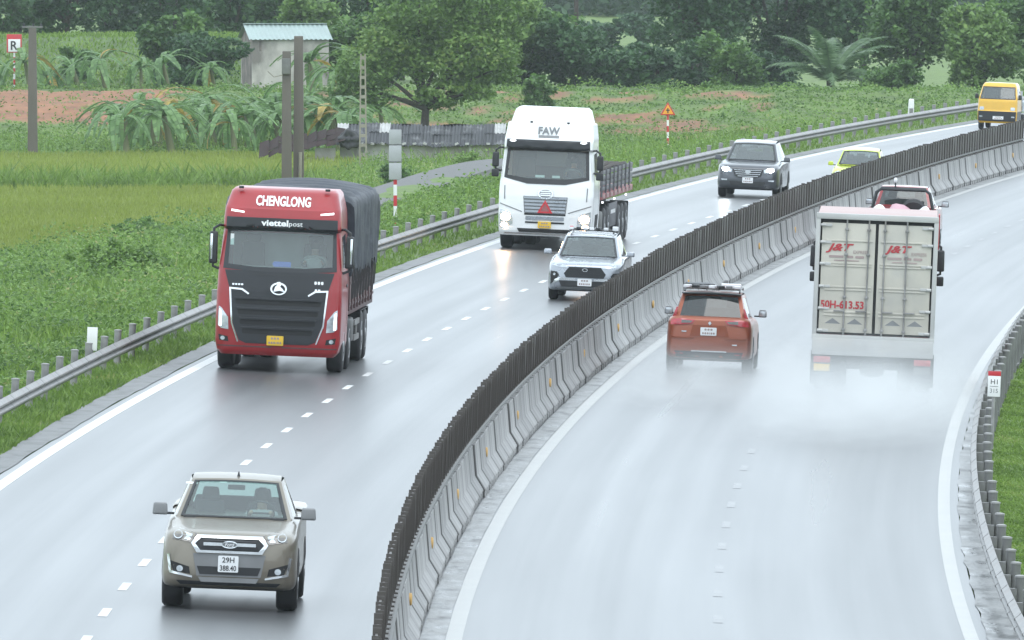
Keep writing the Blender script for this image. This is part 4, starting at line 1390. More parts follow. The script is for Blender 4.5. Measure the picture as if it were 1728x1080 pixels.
# ------------------------------------------------------------------ red pickup with bags, seen from behind
def red_pickup():
    L = 5.3
    r = vehicle('pickup_truck', 'red pickup with bags in its open bed, ahead of the box truck', 'pickup', 366.5, 2.44, 1, -L + 1.2)
    W = 0.91
    st = [(0.0, 0.74, 0.42, 0.95, 0.64, 0.80), (-0.1, 0.86, 0.36, 1.03, 0.76, 0.90), (-0.5, W, 0.36, 1.08, 0.80, 0.98), (-1.4, W, 0.42, 1.14, 0.82, 1.02),
          (-3.45, W, 0.42, 1.12, 0.86, 1.02)]
    me = hull_y('body', st)
    bv = bvh_of(me)
    obj('body', me, 'cherry_paint', r)
    bd = MB()
    bd.box((0, -4.4, 0.66), (1.80, 1.8, 0.08))
    for s in (-1, 1):
        bd.box((s*0.87, -4.36, 0.77), (0.08, 1.82, 0.62))
    bd.box((0, -3.50, 0.77), (1.78, 0.06, 0.6))
    bed = bd.build('load_bed', 'cherry_paint', r, bevel=0.02)
    tg = MB().box((0, -L, 0.80), (1.62, 0.07, 0.56)).box((0, -L - 0.03, 1.05), (1.50, 0.03, 0.05)).build('tailgate', 'cherry_paint', r, bevel=0.02)
    MB().box((0, -L - 0.05, 0.94), (0.42, 0.03, 0.05)).build('handle', 'chrome', tg, bevel=0.01)
    MB().box((0.5, -L - 0.042, 0.98), (0.28, 0.012, 0.028)).build('badge', 'chrome', tg, bevel=0.004)
    MB().box((-0.52, -L - 0.042, 0.98), (0.20, 0.012, 0.022)).build('badge', 'chrome', tg, bevel=0.004)
    for s in (-1, 1):
        MB().box((s*0.86, -L + 0.01, 0.90), (0.10, 0.10, 0.36)).build('tail_light', 'lit_red', r, bevel=0.02)
        MB().box((s*0.86, -L - 0.045, 0.98), (0.07, 0.012, 0.10)).build('brake_lamp', 'lit_red', r, bevel=0.01)
    MB().box((0, -L - 0.06, 0.45), (1.74, 0.12, 0.16)).build('bumper', 'chrome', r, bevel=0.03)
    cabin(r, 'cherry_paint', (0.78, -1.38, 1.12), (0.60, -2.1, 1.62), (0.62, -3.1, 1.64), (0.76, -3.42, 1.12), rglass='dark_glass', sglass='grey_glass', crown=0.03, rear=(0.06, 0.94, 0.08, 0.86))
    MB().tube([(-0.82, -3.72, 1.05), (-0.72, -3.70, 1.50), (-0.60, -3.68, 1.585), (0.60, -3.68, 1.585), (0.72, -3.70, 1.50), (0.82, -3.72, 1.05)], 0.045, 10).build('roll_bar', 'charcoal', r)
    MB().box((0, -3.60, 1.62), (1.22, 0.14, 0.06)).build('roll_bar_top', 'charcoal', r, bevel=0.02)
    an = MB().tube([(-0.22, -3.66, 1.6), (-0.22, -3.66, 1.78)], 0.02, 8).build('antenna_stem', 'black_plastic', r)
    MB().lathe([(1.77, 0.03), (1.80, 0.05), (1.86, 0.05), (1.90, 0.025)], 12, 'z', c=(-0.22, -3.66, 0)).build('antenna_tip', 'bag_white', an)  # unlit white tip of the antenna
    mirrors(r, 0.93, -1.55, 1.18, 'charcoal', w=0.2, h=0.16, d=0.12)
    for x in (-0.91, 0.91):
        for y in (-0.95, -L + 1.2):
            wheel(r, x, y, 0.37, 0.25)
    MB().box((0, -2.4, 0.42), (1.4, 4.4, 0.12)).build('underbody', 'dark_void', r)
    def sack(name, label, m, x, y, z, sx, sy, sz, seed):
        rr = np.random.default_rng(seed)
        bm = bmesh.new()
        bmesh.ops.create_icosphere(bm, subdivisions=3, radius=1.0)
        ph = rr.uniform(0, 6, 6)
        for v in bm.verts:
            c = v.co
            k = 1 + 0.10*math.sin(4*c.x + ph[0]) + 0.09*math.sin(5*c.y + ph[1]) + 0.08*math.sin(6*c.z + ph[2])
            zz = c.z if c.z > -0.55 else -0.55 + (c.z + 0.55)*0.1
            v.co = Vector((math.copysign(abs(c.x)**0.75, c.x)*sx*k, math.copysign(abs(c.y)**0.75, c.y)*sy*k, (zz + 0.55)*sz*k))
        me = bpy.data.meshes.new(name)
        bm.to_mesh(me)
        bm.free()
        o = obj(name, finish(me, 60), m)
        o.matrix_world = r.matrix_world @ Matrix.Translation((x, y, z))
        tag(o, label, 'bag')
    sack('sack', 'pale pink sack in the middle of the red pickup bed', 'bag_pink', 0.0, -4.5, 0.70, 0.42, 0.42, 0.31, 1)
    sack('sack', 'white sack at the left side of the red pickup bed', 'bag_white', -0.58, -4.55, 0.70, 0.24, 0.30, 0.29, 2)
    sack('sack', 'white sack at the right side of the red pickup bed', 'bag_white', 0.60, -4.5, 0.70, 0.20, 0.28, 0.29, 3)
    mb = MB()
    mb.lathe([(-0.09, 0.22), (-0.1, 0.30), (0, 0.34), (0.1, 0.30), (0.09, 0.22)], 20, 'y')
    sp = mb.build('spare_tyre', 'rubber')
    sp.matrix_world = r.matrix_world @ Matrix.Translation((0.32, -4.1, 1.06)) @ Matrix.Rotation(R(28), 4, 'X')
    tag(sp, 'black tyre leaning among the sacks in the red pickup bed', 'tyre')
red_pickup()

# ------------------------------------------------------------------ trucks
def truck_mirror(r, side, x, y, z0, z1, arm_y, w=0.2, m='black_plastic', white_back=False):
    """tall mirror housing held by two bent arms"""
    s = side
    a = MB()
    a.tube([(s*(x - 0.22), arm_y, z1 + 0.10), (s*(x - 0.02), y + 0.02, z1 + 0.13), (s*(x + w*0.5), y, z1 + 0.06), (s*(x + w*0.5), y, z1 - 0.05)], 0.028, 8)
    a2 = MB()
    a2.tube([(s*(x - 0.22), arm_y, z0 - 0.06), (s*(x - 0.02), y + 0.02, z0 - 0.09), (s*(x + w*0.5), y, z0 - 0.05), (s*(x + w*0.5), y, z0 + 0.05)], 0.028, 8)
    arm = a.build('mirror_arm', m, r)
    a2.build('mirror_arm', m, r)
    h = MB().box((s*(x + w/2), y, (z0 + z1)/2), (w, 0.13, z1 - z0), top=0.92).build('wing_mirror', m, arm, bevel=0.04, seg=3)
    if white_back:
        MB().box((s*(x + w*0.72), y + 0.06, (z0 + z1)/2 + 0.02), (0.05, 0.04, (z1 - z0)*0.8)).build('mirror_trim', 'chrome', arm, bevel=0.012)
    return arm
def dual(r, y, r0, x=1.22, front=False):
    for s in (-1, 1):
        wheel(r, s*x, y, r0, 0.31 if front else 0.30, face=0.58)
        if not front:
            wheel(r, s*(x - 0.36), y, r0, 0.29, face=0.58)

def red_truck():
    r = vehicle('cargo_truck', 'red cargo truck with black grille and dark tarpaulin over its load', 'truck', 271.4, -6.13, -1, -1.45)
    lv = [(0.33, 1.12, -0.10, 0.16, 0.06), (0.42, 1.20, -0.03, 0.18, 0.08), (0.60, 1.24, 0.0, 0.20, 0.09), (1.10, 1.245, 0.01, 0.20, 0.09), (1.60, 1.24, -0.02, 0.20, 0.09), (1.98, 1.23, -0.07, 0.20, 0.10),
          (2.10, 1.22, -0.10, 0.20, 0.11), (2.80, 1.17, -0.30, 0.20, 0.12), (2.86, 1.17, -0.20, 0.18, 0.12), (3.05, 1.165, -0.22, 0.18, 0.12), (3.22, 1.15, -0.27, 0.18, 0.12), (3.27, 1.14, -0.33, 0.18, 0.12), (3.56, 1.06, -0.62, 0.20, 0.10), (3.62, 1.0, -0.78, 0.2, 0.08)]
    me = hull_z('cab', lv, -2.35)
    bv = bvh_of(me)
    ws = [(-1.04, 2.12), (-0.5, 2.075), (0.5, 2.075), (1.04, 2.12), (1.02, 2.76), (0.5, 2.79), (-0.5, 2.79), (-1.02, 2.76)]
    wo = [(-1.13, 2.03), (-0.5, 1.985), (0.5, 1.985), (1.13, 2.03), (1.08, 2.83), (0.5, 2.85), (-0.5, 2.85), (-1.08, 2.83)]
    pane_me = decal_mesh('windscreen', bv, ws, 'F', proud=0.002, sink=0.0)
    side = [(-1.75, 2.10), (-0.72, 2.10), (-0.72, 2.72), (-1.70, 2.76)]
    cut(me, [(a*1.035, 2.45 + (b - 2.45)*1.10) for a, b in ws], 'F')
    cab = obj('cab', me, 'red_paint', r)
    obj('windscreen', pane_me, 'windscreen', r)
    decal('windscreen_frame', 'charcoal', r, bv, wo, 'F', proud=0.014, hole=ws)
    for ax, f in (('R', lambda p: p), ('L', mir)):
        decal('side_window', 'dark_glass', r, bv, f(side), ax, proud=0.006)
        decal('door_seam', 'ink_black', r, bv, [(q, z) for q, z in f([(-2.0, 0.9), (-1.985, 0.9), (-1.985, 2.9), (-2.0, 2.9)])], ax, proud=0.004)
        decal('door_handle', 'black_plastic', r, bv, f(rrect(-1.78, 1.72, 0.22, 0.06, 0.02)), ax, proud=0.02)
    # visor band with lettering, roof panel
    vb = decal('visor', 'charcoal', r, bv, [(-1.11, 2.795), (-0.5, 2.80), (0.5, 2.80), (1.11, 2.795), (1.10, 3.05), (-1.10, 3.05)], 'F', proud=0.03)
    lettering('viettel', 'ink_white', vb, bv, 'F', -0.14, 2.955, 0.54, 0.125, proud=0.042, bold=0.035)
    lettering('post', 'ink_white', vb, bv, 'F', 0.28, 2.925, 0.27, 0.105, proud=0.042, bold=0.0)
    lettering('CHENGLONG', 'ink_white', cab, bv, 'F', 0.0, 3.385, 1.09, 0.20, proud=0.016, bold=0.03)
    for s in (-1, 1):
        f = (lambda p: p) if s < 0 else mir
        decal('marker_lamp', 'drl_white', r, bv, f([(-1.02, 3.20), (-0.76, 3.165), (-0.76, 3.135), (-1.02, 3.16)]), 'F', proud=0.02)
        MB().box((s*0.86, -0.66, 3.63), (0.10, 0.08, 0.05)).build('roof_lamp', 'black_plastic', r, bevel=0.015)
    # black upper panel, logo, grille
    decal('front_panel', 'charcoal', r, bv, [(-1.09, 2.0), (1.09, 2.0), (0.97, 1.60), (0.95, 1.46), (-0.95, 1.46), (-0.97, 1.60)], 'F', proud=0.012)
    decal('panel_seam', 'ink_black', r, bv, rrect(0, 1.925, 1.3, 0.022, 0.01), 'F', proud=0.018)
    lg = decal('emblem', 'chrome', r, bv, ellipse(0, 1.66, 0.165, 0.125, 24), 'F', proud=0.04, hole=ellipse(0, 1.655, 0.13, 0.095, 24))
    decal('emblem_wave', 'chrome', lg, bv, [(-0.10, 1.60), (0.02, 1.625), (0.12, 1.60), (0.08, 1.66), (0.03, 1.70), (0.06, 1.76), (0.02, 1.80), (-0.04, 1.79), (-0.03, 1.74), (-0.07, 1.70)], 'F', proud=0.045)
    worn_print(r, bv, 'F', 0.79, 1.80, 0.18, 0.065, (1, 1, 1), 'ink_white', 0.018)
    worn_print(r, bv, 'F', 0.77, 1.66, 0.11, 0.035, (1, 1), 'chrome', 0.018)
    worn_print(r, bv, 'F', -0.82, 1.72, 0.22, 0.035, (1, 1, 1, 1), 'chrome', 0.018)
    gp = [(-0.95, 1.56), (0.95, 1.56), (0.89, 0.95), (0.76, 0.62), (0.62, 0.56), (-0.62, 0.56), (-0.76, 0.62), (-0.89, 0.95)]
    g = decal('grille', 'charcoal', r, bv, gp, 'F', proud=0.008)
    for k, z in enumerate((1.42, 1.22, 1.02, 0.84)):
        w = 1.70 - 0.10*k
        decal('grille_gap', 'dark_void', g, bv, rrect(0, z - 0.035, w, 0.11, 0.04), 'F', proud=0.014)
        decal('grille_louvre', 'charcoal', g, bv, [(-w/2 - 0.02, z + 0.05), (w/2 + 0.02, z + 0.05), (w/2, z + 0.015), (-w/2, z + 0.015)], 'F', proud=0.05)
    for s in (-1, 1):
        f = (lambda p: p) if s < 0 else mir
        decal('grille_trim', 'chrome', r, bv, f([(-0.985, 1.64), (-0.95, 1.64), (-0.895, 0.95), (-0.765, 0.59), (-0.79, 0.58), (-0.925, 0.95)]), 'F', proud=0.026)
        decal('wing_trim', 'chrome', r, bv, f([(-0.985, 1.66), (-0.72, 1.645), (-0.58, 1.55), (-0.60, 1.525), (-0.735, 1.61), (-0.98, 1.625)]), 'F', proud=0.03)
        h = decal('headlight', 'lamp_glass', r, bv, f([(-1.18, 1.28), (-1.12, 1.24), (-0.985, 1.06), (-0.97, 0.82), (-1.12, 0.84), (-1.19, 0.90)]), 'F', proud=0.016)
        decal('daytime_lamp', 'drl_white', h, bv, f([(-1.165, 1.22), (-1.12, 1.18), (-1.115, 0.88), (-1.165, 0.88)]), 'F', proud=0.024)
        decal('fog_pocket', 'dark_void', r, bv, f([(-1.17, 0.72), (-0.98, 0.68), (-0.96, 0.58), (-1.15, 0.60)]), 'F', proud=0.012)
        decal('fog_lamp', 'lamp_glass', r, bv, ellipse(s*1.08, 0.645, 0.045, 0.04), 'F', proud=0.02)
        decal('bumper_step', 'stake_post', r, bv, f([(-1.19, 0.51), (-0.10, 0.51), (-0.10, 0.485), (-1.18, 0.485)]), 'F', proud=0.01)
        truck_mirror(r, s, 1.27, -0.42, 2.10, 2.74, -0.75, w=0.17, white_back=True)
    plate(r, bv, 'F', -0.03, 0.63, 0.33, 0.19, [''], 'plate_yellow', proud=0.07)
    # interior
    MB().box((0, -0.62, 2.02), (2.1, 0.5, 0.12)).build('dashboard', 'mid_grey', r, bevel=0.04)
    MB().box((0, -1.9, 2.2), (2.1, 0.1, 1.0)).build('bulkhead', 'shirt_pale', r)
    for s in (-1, 1):
        MB().box((s*0.62, -1.35, 2.18), (0.52, 0.16, 0.72), top=0.85).box((s*0.62, -1.35, 2.62), (0.3, 0.12, 0.16)).build('seat', 'seat_fabric', r, bevel=0.04)
    MB().tube([Vector((-0.62 + 0.23*math.cos(a), -0.72 + 0.16*math.sin(a), 2.17 + 0.13*math.sin(a))) for a in [2*math.pi*k/22 for k in range(23)]], 0.02, 6, caps=False).build('steering_wheel', 'mid_grey', r)
    bp = MB().prism([(-0.20, 2.085), (0.13, 2.085), (0.17, 2.14), (0.13, 2.19), (-0.20, 2.19)], -0.34, -0.345, 'y').build('paper_sign', 'paper_blue', r)
    MB().box((0.98, -0.33, 2.60), (0.07, 0.012, 0.22)).build('sticker', 'paper_white', r)
    M = r.matrix_world @ Matrix.Translation((-0.62, -1.22, 1.78))
    person('driver in a pale shirt at the wheel of the red cargo truck', M, 'shirt_pale', ((-0.18, 0.40, 0.42), (0.18, 0.40, 0.40)))
    # chassis and cargo body
    ch = MB()
    for s in (-1, 1):
        ch.box((s*0.43, -5.6, 0.85), (0.09, 9.6, 0.28))
    ch.box((0, -1.0, 0.55), (1.7, 1.6, 0.35))
    ch.box((0, -4.2, 0.75), (1.6, 0.8, 0.4))
    ch.build('chassis', 'dark_void', r, bevel=0.02)
    bedy0, bedy1 = -2.62, -10.9
    fl = MB().box((0, (bedy0 + bedy1)/2, 1.16), (2.44, bedy0 - bedy1, 0.14)).build('load_floor', 'stake_post', r, bevel=0.01)
    for s in (-1, 1):
        n = 9
        ln = (bedy0 - bedy1)/n
        for k in range(n):
            yc = bedy0 - ln*(k + 0.5)
            MB().box((s*1.205, yc, 1.66), (0.035, ln - 0.1, 0.84)).build('side_panel', 'stake_panel', r, bevel=0.006)
            MB().box((s*1.235, bedy0 - ln*k - 0.03, 1.90), (0.05, 0.07, 1.44)).build('stake', 'stake_post', r, bevel=0.006)
        for z in (1.30, 1.72, 2.06):
            MB().box((s*1.226, (bedy0 + bedy1)/2, z), (0.02, bedy0 - bedy1, 0.05)).build('side_rail', 'stake_post', r)
    # tarpaulin: wrinkled, sagging between the stakes, hanging hem uneven
    ny, nt = 64, 34
    P = []
    for i in range(ny + 1):
        y = bedy0 + 0.03 + (bedy1 - bedy0 - 0.06)*i/ny
        row = []
        sag = 0.05*math.sin(i*0.9) + 0.03*math.sin(i*2.3 + 1)
        endd = min(1.0, i/2.0, (ny - i)/2.0)
        for j in range(nt + 1):
            t = -1 + 2*j/nt
            a = abs(t)
            hem = 1.98 + 0.10*math.sin(i*1.7 + (3 if t > 0 else 0)) + 0.06*math.sin(i*4.1)
            if a < 0.42:
                x = 1.12*a/0.42
                z = 3.56 - 0.10*(a/0.42)**2 + 0.04*math.sin(i*0.55) - 0.02*math.sin(6*t + i)
            elif a < 0.56:
                q = (a - 0.42)/0.14*math.pi/2
                x = 1.12 + 0.16*math.sin(q)
                z = 3.30 + 0.16*math.cos(q)
            else:
                q = (a - 0.56)/0.44
                x = 1.28 + 0.015*math.sin(i*1.3)*q + 0.02*math.sin(i*0.7 + 4*q)
                z = 3.30 + (hem - 3.30)*q
            x += (sag*0.35 if a > 0.5 else 0)
            row.append((math.copysign(x, t), y, z*1.0 - 0.10*(1 - endd)))
        P.append(row)
    tp = MB().grid(P)
    tp.add([P[0][j] for j in range(nt+1)], [list(range(nt+1))])
    tp.add([P[-1][j] for j in range(nt+1)], [list(range(nt+1))])
    tarp = tp.build('tarpaulin', 'tarp', r, angle=55)
    for k in range(18):
        y = bedy0 - 0.4 - k*0.44
        for s in (-1, 1):
            d = random.uniform(0.2, 0.6)
            MB().tube([(s*1.285, y, 2.0), (s*1.275, y - 0.02, 1.75), (s*1.265, y + 0.03, 1.55 - d*0.3)], 0.012, 5).build('tie_rope', 'rubber', tarp)
    MB().tube([(1.29, bedy1 + 0.05, 2.05), (1.36, bedy1 - 0.02, 1.75), (1.32, bedy1, 1.45), (1.40, bedy1, 1.25)], 0.014, 5).build('loose_rope', 'rubber', tarp)
    # tank, side guards, mudguards
    for s in (-1, 1):
        MB().box((s*1.0, -4.55, 0.74), (0.42, 1.0, 0.5)).build('tank', 'dull_steel', r, bevel=0.08)
        gd = MB()
        for z in (0.55, 0.86):
            gd.box((s*1.20, -6.0, z), (0.04, 1.5, 0.11))
        gd.box((s*1.20, -6.0, 0.7), (0.035, 0.12, 0.3))
        gd.build('side_guard', 'galvanised', r)
        MB().prism([(-7.05, 0.9), (-7.0, 1.06), (-9.6, 1.06), (-9.55, 0.9), (-9.5, 1.04), (-7.1, 1.04)], s*0.75, s*1.22, 'x').build('mudguard', 'black_plastic', r)
        MB().box((s*0.96, -2.52, 0.72), (0.5, 0.03, 0.6)).build('mud_flap', 'rubber', r)
    dual(r, -1.45, 0.52, 1.24, True)
    dual(r, -3.25, 0.52, 1.24, True)
    dual(r, -7.6, 0.52, 1.22)
    dual(r, -8.95, 0.52, 1.22)
red_truck()

def white_truck():
    r = vehicle('tractor_truck', 'white tractor truck with headlights on pulling a flatbed trailer', 'truck', 354.7, -6.09, -1, -1.4)
    lv = [(0.37, 1.16, -0.08, 0.2, 0.08), (0.48, 1.21, -0.01, 0.22, 0.10), (0.90, 1.23, 0.01, 0.22, 0.11), (1.40, 1.235, 0.0, 0.22, 0.11), (1.72, 1.225, -0.04, 0.22, 0.12), (1.84, 1.215, -0.08, 0.22, 0.12), (2.58, 1.16, -0.28, 0.2, 0.13),
          (2.64, 1.155, -0.18, 0.18, 0.12), (2.84, 1.15, -0.20, 0.18, 0.12), (2.90, 1.15, -0.30, 0.2, 0.12), (3.28, 1.10, -0.48, 0.24, 0.12), (3.31, 1.03, -0.66, 0.24, 0.12), (3.36, 1.02, -0.66, 0.24, 0.12), (3.62, 0.95, -0.92, 0.24, 0.10), (3.69, 0.86, -1.12, 0.24, 0.08)]
    me = hull_z('cab', lv, -2.35)
    bv = bvh_of(me)
    ws = [(-1.03, 1.93), (-0.5, 1.86), (0.5, 1.86), (1.03, 1.93), (0.98, 2.55), (0.5, 2.57), (-0.5, 2.57), (-0.98, 2.55)]
    wo = [(-1.11, 1.86), (-0.5, 1.72), (0.5, 1.72), (1.11, 1.86), (1.06, 2.61), (0.5, 2.62), (-0.5, 2.62), (-1.06, 2.61)]
    pane_me = decal_mesh('windscreen', bv, ws, 'F', proud=0.002, sink=0.0)
    cut(me, [(a*1.035, 2.22 + (b - 2.22)*1.10) for a, b in ws], 'F')
    cab = obj('cab', me, 'white_paint', r)
    obj('windscreen', pane_me, 'windscreen', r)
    decal('windscreen_frame', 'black_plastic', r, bv, wo, 'F', proud=0.014, hole=ws)
    vs = decal('visor', 'charcoal', r, bv, [(-1.09, 2.62), (1.09, 2.62), (1.08, 2.86), (-1.08, 2.86)], 'F', proud=0.03)
    for s in (-1, 1):
        decal('visor_lamp', 'drl_white', vs, bv, ellipse(s*0.92, 2.82, 0.085, 0.03), 'F', proud=0.05)
        MB().box((s*0.48, -0.56, 3.31), (0.07, 0.07, 0.05)).build('roof_lamp', 'black_plastic', r, bevel=0.015)
    fa = lettering('FAW', 'ink_grey', cab, bv, 'F', 0.0, 3.10, 0.56, 0.20, proud=0.03, bold=0.035)
    decal('badge_shadow', 'mid_grey', cab, bv, rrect(0, 2.945, 0.54, 0.07, 0.01), 'F', proud=0.004)  # grey strip painted as the shadow below the letters
    for ax, f in (('R', lambda p: p), ('L', mir)):
        decal('side_window', 'dark_glass', r, bv, f([(-1.70, 1.95), (-0.75, 1.95), (-0.75, 2.52), (-1.65, 2.56)]), ax, proud=0.006)
        decal('door_seam', 'ink_grey', r, bv, f([(-1.96, 0.8), (-1.945, 0.8), (-1.945, 2.7), (-1.96, 2.7)]), ax, proud=0.004)
        decal('cab_step', 'dark_void', r, bv, f([(-1.9, 0.45), (-1.0, 0.45), (-1.0, 0.95), (-1.9, 0.95)]), ax, proud=0.006)
    # face
    lg = decal('emblem', 'chrome', r, bv, ellipse(0, 1.47, 0.20, 0.14, 24), 'F', proud=0.03, hole=ellipse(0, 1.47, 0.165, 0.11, 24))
    for z in (1.43, 1.48, 1.53):
        decal('emblem_bar', 'chrome', lg, bv, rrect(0, z, 0.26, 0.025, 0.01), 'F', proud=0.035)
    g = decal('grille', 'mid_grey', r, bv, [(-0.58, 1.40), (0.58, 1.40), (0.54, 0.96), (-0.54, 0.96)], 'F', proud=0.006)
    for k in range(5):
        z = 1.36 - 0.088*k
        decal('grille_bar', 'silver_paint', g, bv, rrect(0, z, 1.12 - 0.02*k, 0.052, 0.015), 'F', proud=0.03)
    for z, w in ((0.935, 1.08), (0.72, 1.02)):
        decal('grille_gap', 'dark_void', r, bv, rrect(0, z, w, 0.045, 0.015), 'F', proud=0.012)
    decal('bumper_grille', 'silver_paint', r, bv, rrect(0, 0.83, 1.0, 0.10, 0.02), 'F', proud=0.014)
    decal('bumper_intake', 'dark_void', r, bv, [(-0.72, 0.56), (0.72, 0.56), (0.66, 0.46), (-0.66, 0.46)], 'F', proud=0.014)
    tri = decal('warning_triangle', 'sign_red', r, bv, [(-0.20, 0.97), (0.20, 0.97), (0.0, 1.31)], 'F', proud=0.05, hole=[(-0.12, 1.015), (0.12, 1.015), (0.0, 1.22)])
    decal('triangle_field', 'trailer_red', tri, bv, [(-0.12, 1.015), (0.12, 1.015), (0.0, 1.22)], 'F', proud=0.045)
    for s in (-1, 1):
        f = (lambda p: p) if s < 0 else mir
        h = decal('headlight', 'lamp_glass', r, bv, f([(-1.18, 1.04), (-0.92, 0.96), (-0.84, 0.80), (-0.84, 0.66), (-1.10, 0.56), (-1.18, 0.56)]), 'F', proud=0.014)
        decal('lamp_lens', 'lit_warm', h, bv, ellipse(s*1.03, 0.84, 0.12, 0.095), 'F', proud=0.024)
        decal('fog_lamp', 'lit_warm', h, bv, ellipse(s*1.06, 0.625, 0.08, 0.05), 'F', proud=0.024)
        decal('front_crease', 'mid_grey', r, bv, f([(-1.19, 1.20), (-0.60, 1.0), (-0.60, 0.975), (-1.19, 1.17)]), 'F', proud=0.010)
        decal('corner_slot', 'ink_grey', r, bv, f([(-1.09, 1.65), (-1.065, 1.65), (-1.055, 1.30), (-1.08, 1.30)]), 'F', proud=0.012)
        truck_mirror(r, s, 1.27, -0.36, 2.12, 2.50, -0.70, w=0.18)
        MB().box((s*1.36, -0.36, 1.96), (0.19, 0.14, 0.20)).build('wide_mirror', 'black_plastic', r, bevel=0.035, seg=3)
    plate(r, bv, 'F', 0.0, 0.665, 0.34, 0.17, [''], 'plate_yellow', proud=0.05)
    decal('bumper_lip', 'chrome', r, bv, rrect(0, 0.425, 2.1, 0.035, 0.01), 'F', proud=0.016)
    MB().box((0, -0.62, 1.80), (2.1, 0.5, 0.12)).build('dashboard', 'interior', r, bevel=0.04)
    MB().box((0, -2.0, 2.1), (2.1, 0.1, 1.1)).build('bulkhead', 'interior', r)
    MB().box((0.02, -1.93, 2.33), (0.80, 0.06, 0.36)).build('rear_window', 'mid_grey', r, bevel=0.02)
    for s in (-1, 1):
        MB().box((s*0.62, -1.35, 2.0), (0.52, 0.16, 0.72), top=0.85).build('seat', 'seat_fabric', r, bevel=0.04)
    MB().box((0.2, -0.42, 1.91), (0.24, 0.02, 0.06)).build('sticker', 'paper_white', r)
    MB().box((-0.22, -0.42, 1.91), (0.20, 0.02, 0.06)).build('sticker', 'paper_white', r)
    MB().tube([Vector((-0.62 + 0.22*math.cos(a), -0.74 + 0.15*math.sin(a), 1.98 + 0.13*math.sin(a))) for a in [2*math.pi*k/22 for k in range(23)]], 0.02, 6, caps=False).build('steering_wheel', 'mid_grey', r)
    M = r.matrix_world @ Matrix.Translation((-0.62, -1.24, 1.60))
    person('driver in a dark shirt at the wheel of the white truck', M, 'shirt_dark', ((-0.18, 0.40, 0.42), (0.18, 0.40, 0.40)))
    ch = MB()
    for s in (-1, 1):
        ch.box((s*0.43, -3.8, 0.86), (0.09, 6.0, 0.26))
    ch.box((0, -1.0, 0.6), (1.9, 1.6, 0.4))
    ch.build('chassis', 'dark_void', r, bevel=0.02)
    for s in (-1, 1):
        MB().box((s*1.0, -3.3, 0.72), (0.44, 1.1, 0.52)).build('tank', 'dull_steel', r, bevel=0.08)
    dual(r, -1.4, 0.52, 1.22, True)
    dual(r, -4.7, 0.52, 1.22)
    dual(r, -6.0, 0.52, 1.22)
    # flatbed trailer
    y0, y1 = -3.0, -14.2
    tr = MB().box((0, (y0 + y1)/2, 1.36), (2.48, y0 - y1, 0.16)).build('trailer_bed', 'trailer_red', r, bevel=0.02)
    for s in (-1, 1):
        n = 8
        ln = (y0 - y1)/n
        for k in range(n):
            yc = y0 - ln*(k + 0.5)
            for z in (1.56, 1.70, 1.84, 1.98):
                MB().box((s*1.20, yc, z), (0.04, ln - 0.06, 0.10)).build('side_slat', 'trailer_grey', tr, bevel=0.006)
            MB().box((s*1.23, y0 - ln*k - 0.03, 1.72), (0.05, 0.07, 0.72)).build('stake', 'trailer_grey', tr)
            MB().box((s*1.245, yc, 1.36), (0.012, 0.5, 0.10)).build('reflective_tape', 'box_pink', tr)
            if k % 3 == 0:
                MB().box((s*1.25, yc + 0.5, 1.22), (0.05, 0.07, 0.05)).build('side_lamp', 'drl_white', tr)
        MB().box((s*1.14, -8.2, 0.78), (0.05, 3.0, 0.62)).build('side_skirt', 'trailer_grey', tr, bevel=0.01)
        lm = MB().box((s*1.17, -8.2, 0.86), (0.008, 1.5, 0.10)).build('skirt_marking', 'sign_white', tr)
        MB().box((s*0.98, -12.9, 0.62), (0.5, 0.03, 0.8)).build('mud_flap', 'rubber', tr)
        for y in (-9.9, -11.2, -12.5):
            pass
    for y in (-9.9, -11.2, -12.5):
        dual(r, y, 0.50, 1.22)
    MB().box((0, -8.5, 1.12), (1.1, 11.0, 0.3)).build('trailer_frame', 'dark_void', tr)
    ld = MB()
    for k in range(14):
        x = -1.02 + 0.157*k
        ld.tube([(x, -4.0 - 0.2*random.random(), 1.98 + 0.04*(k % 3)), (x + random.uniform(-0.03, 0.03), -9.0, 2.04 + 0.05*(k % 2)), (x, -13.4 - 0.4*random.random(), 2.0)], 0.06, 6)
    lo = ld.build('timber_load', 'bark')
    lo.matrix_world = r.matrix_world
    tag(lo, 'long dark poles lying on the flatbed trailer of the white truck', 'poles', kind='stuff')
white_truck()

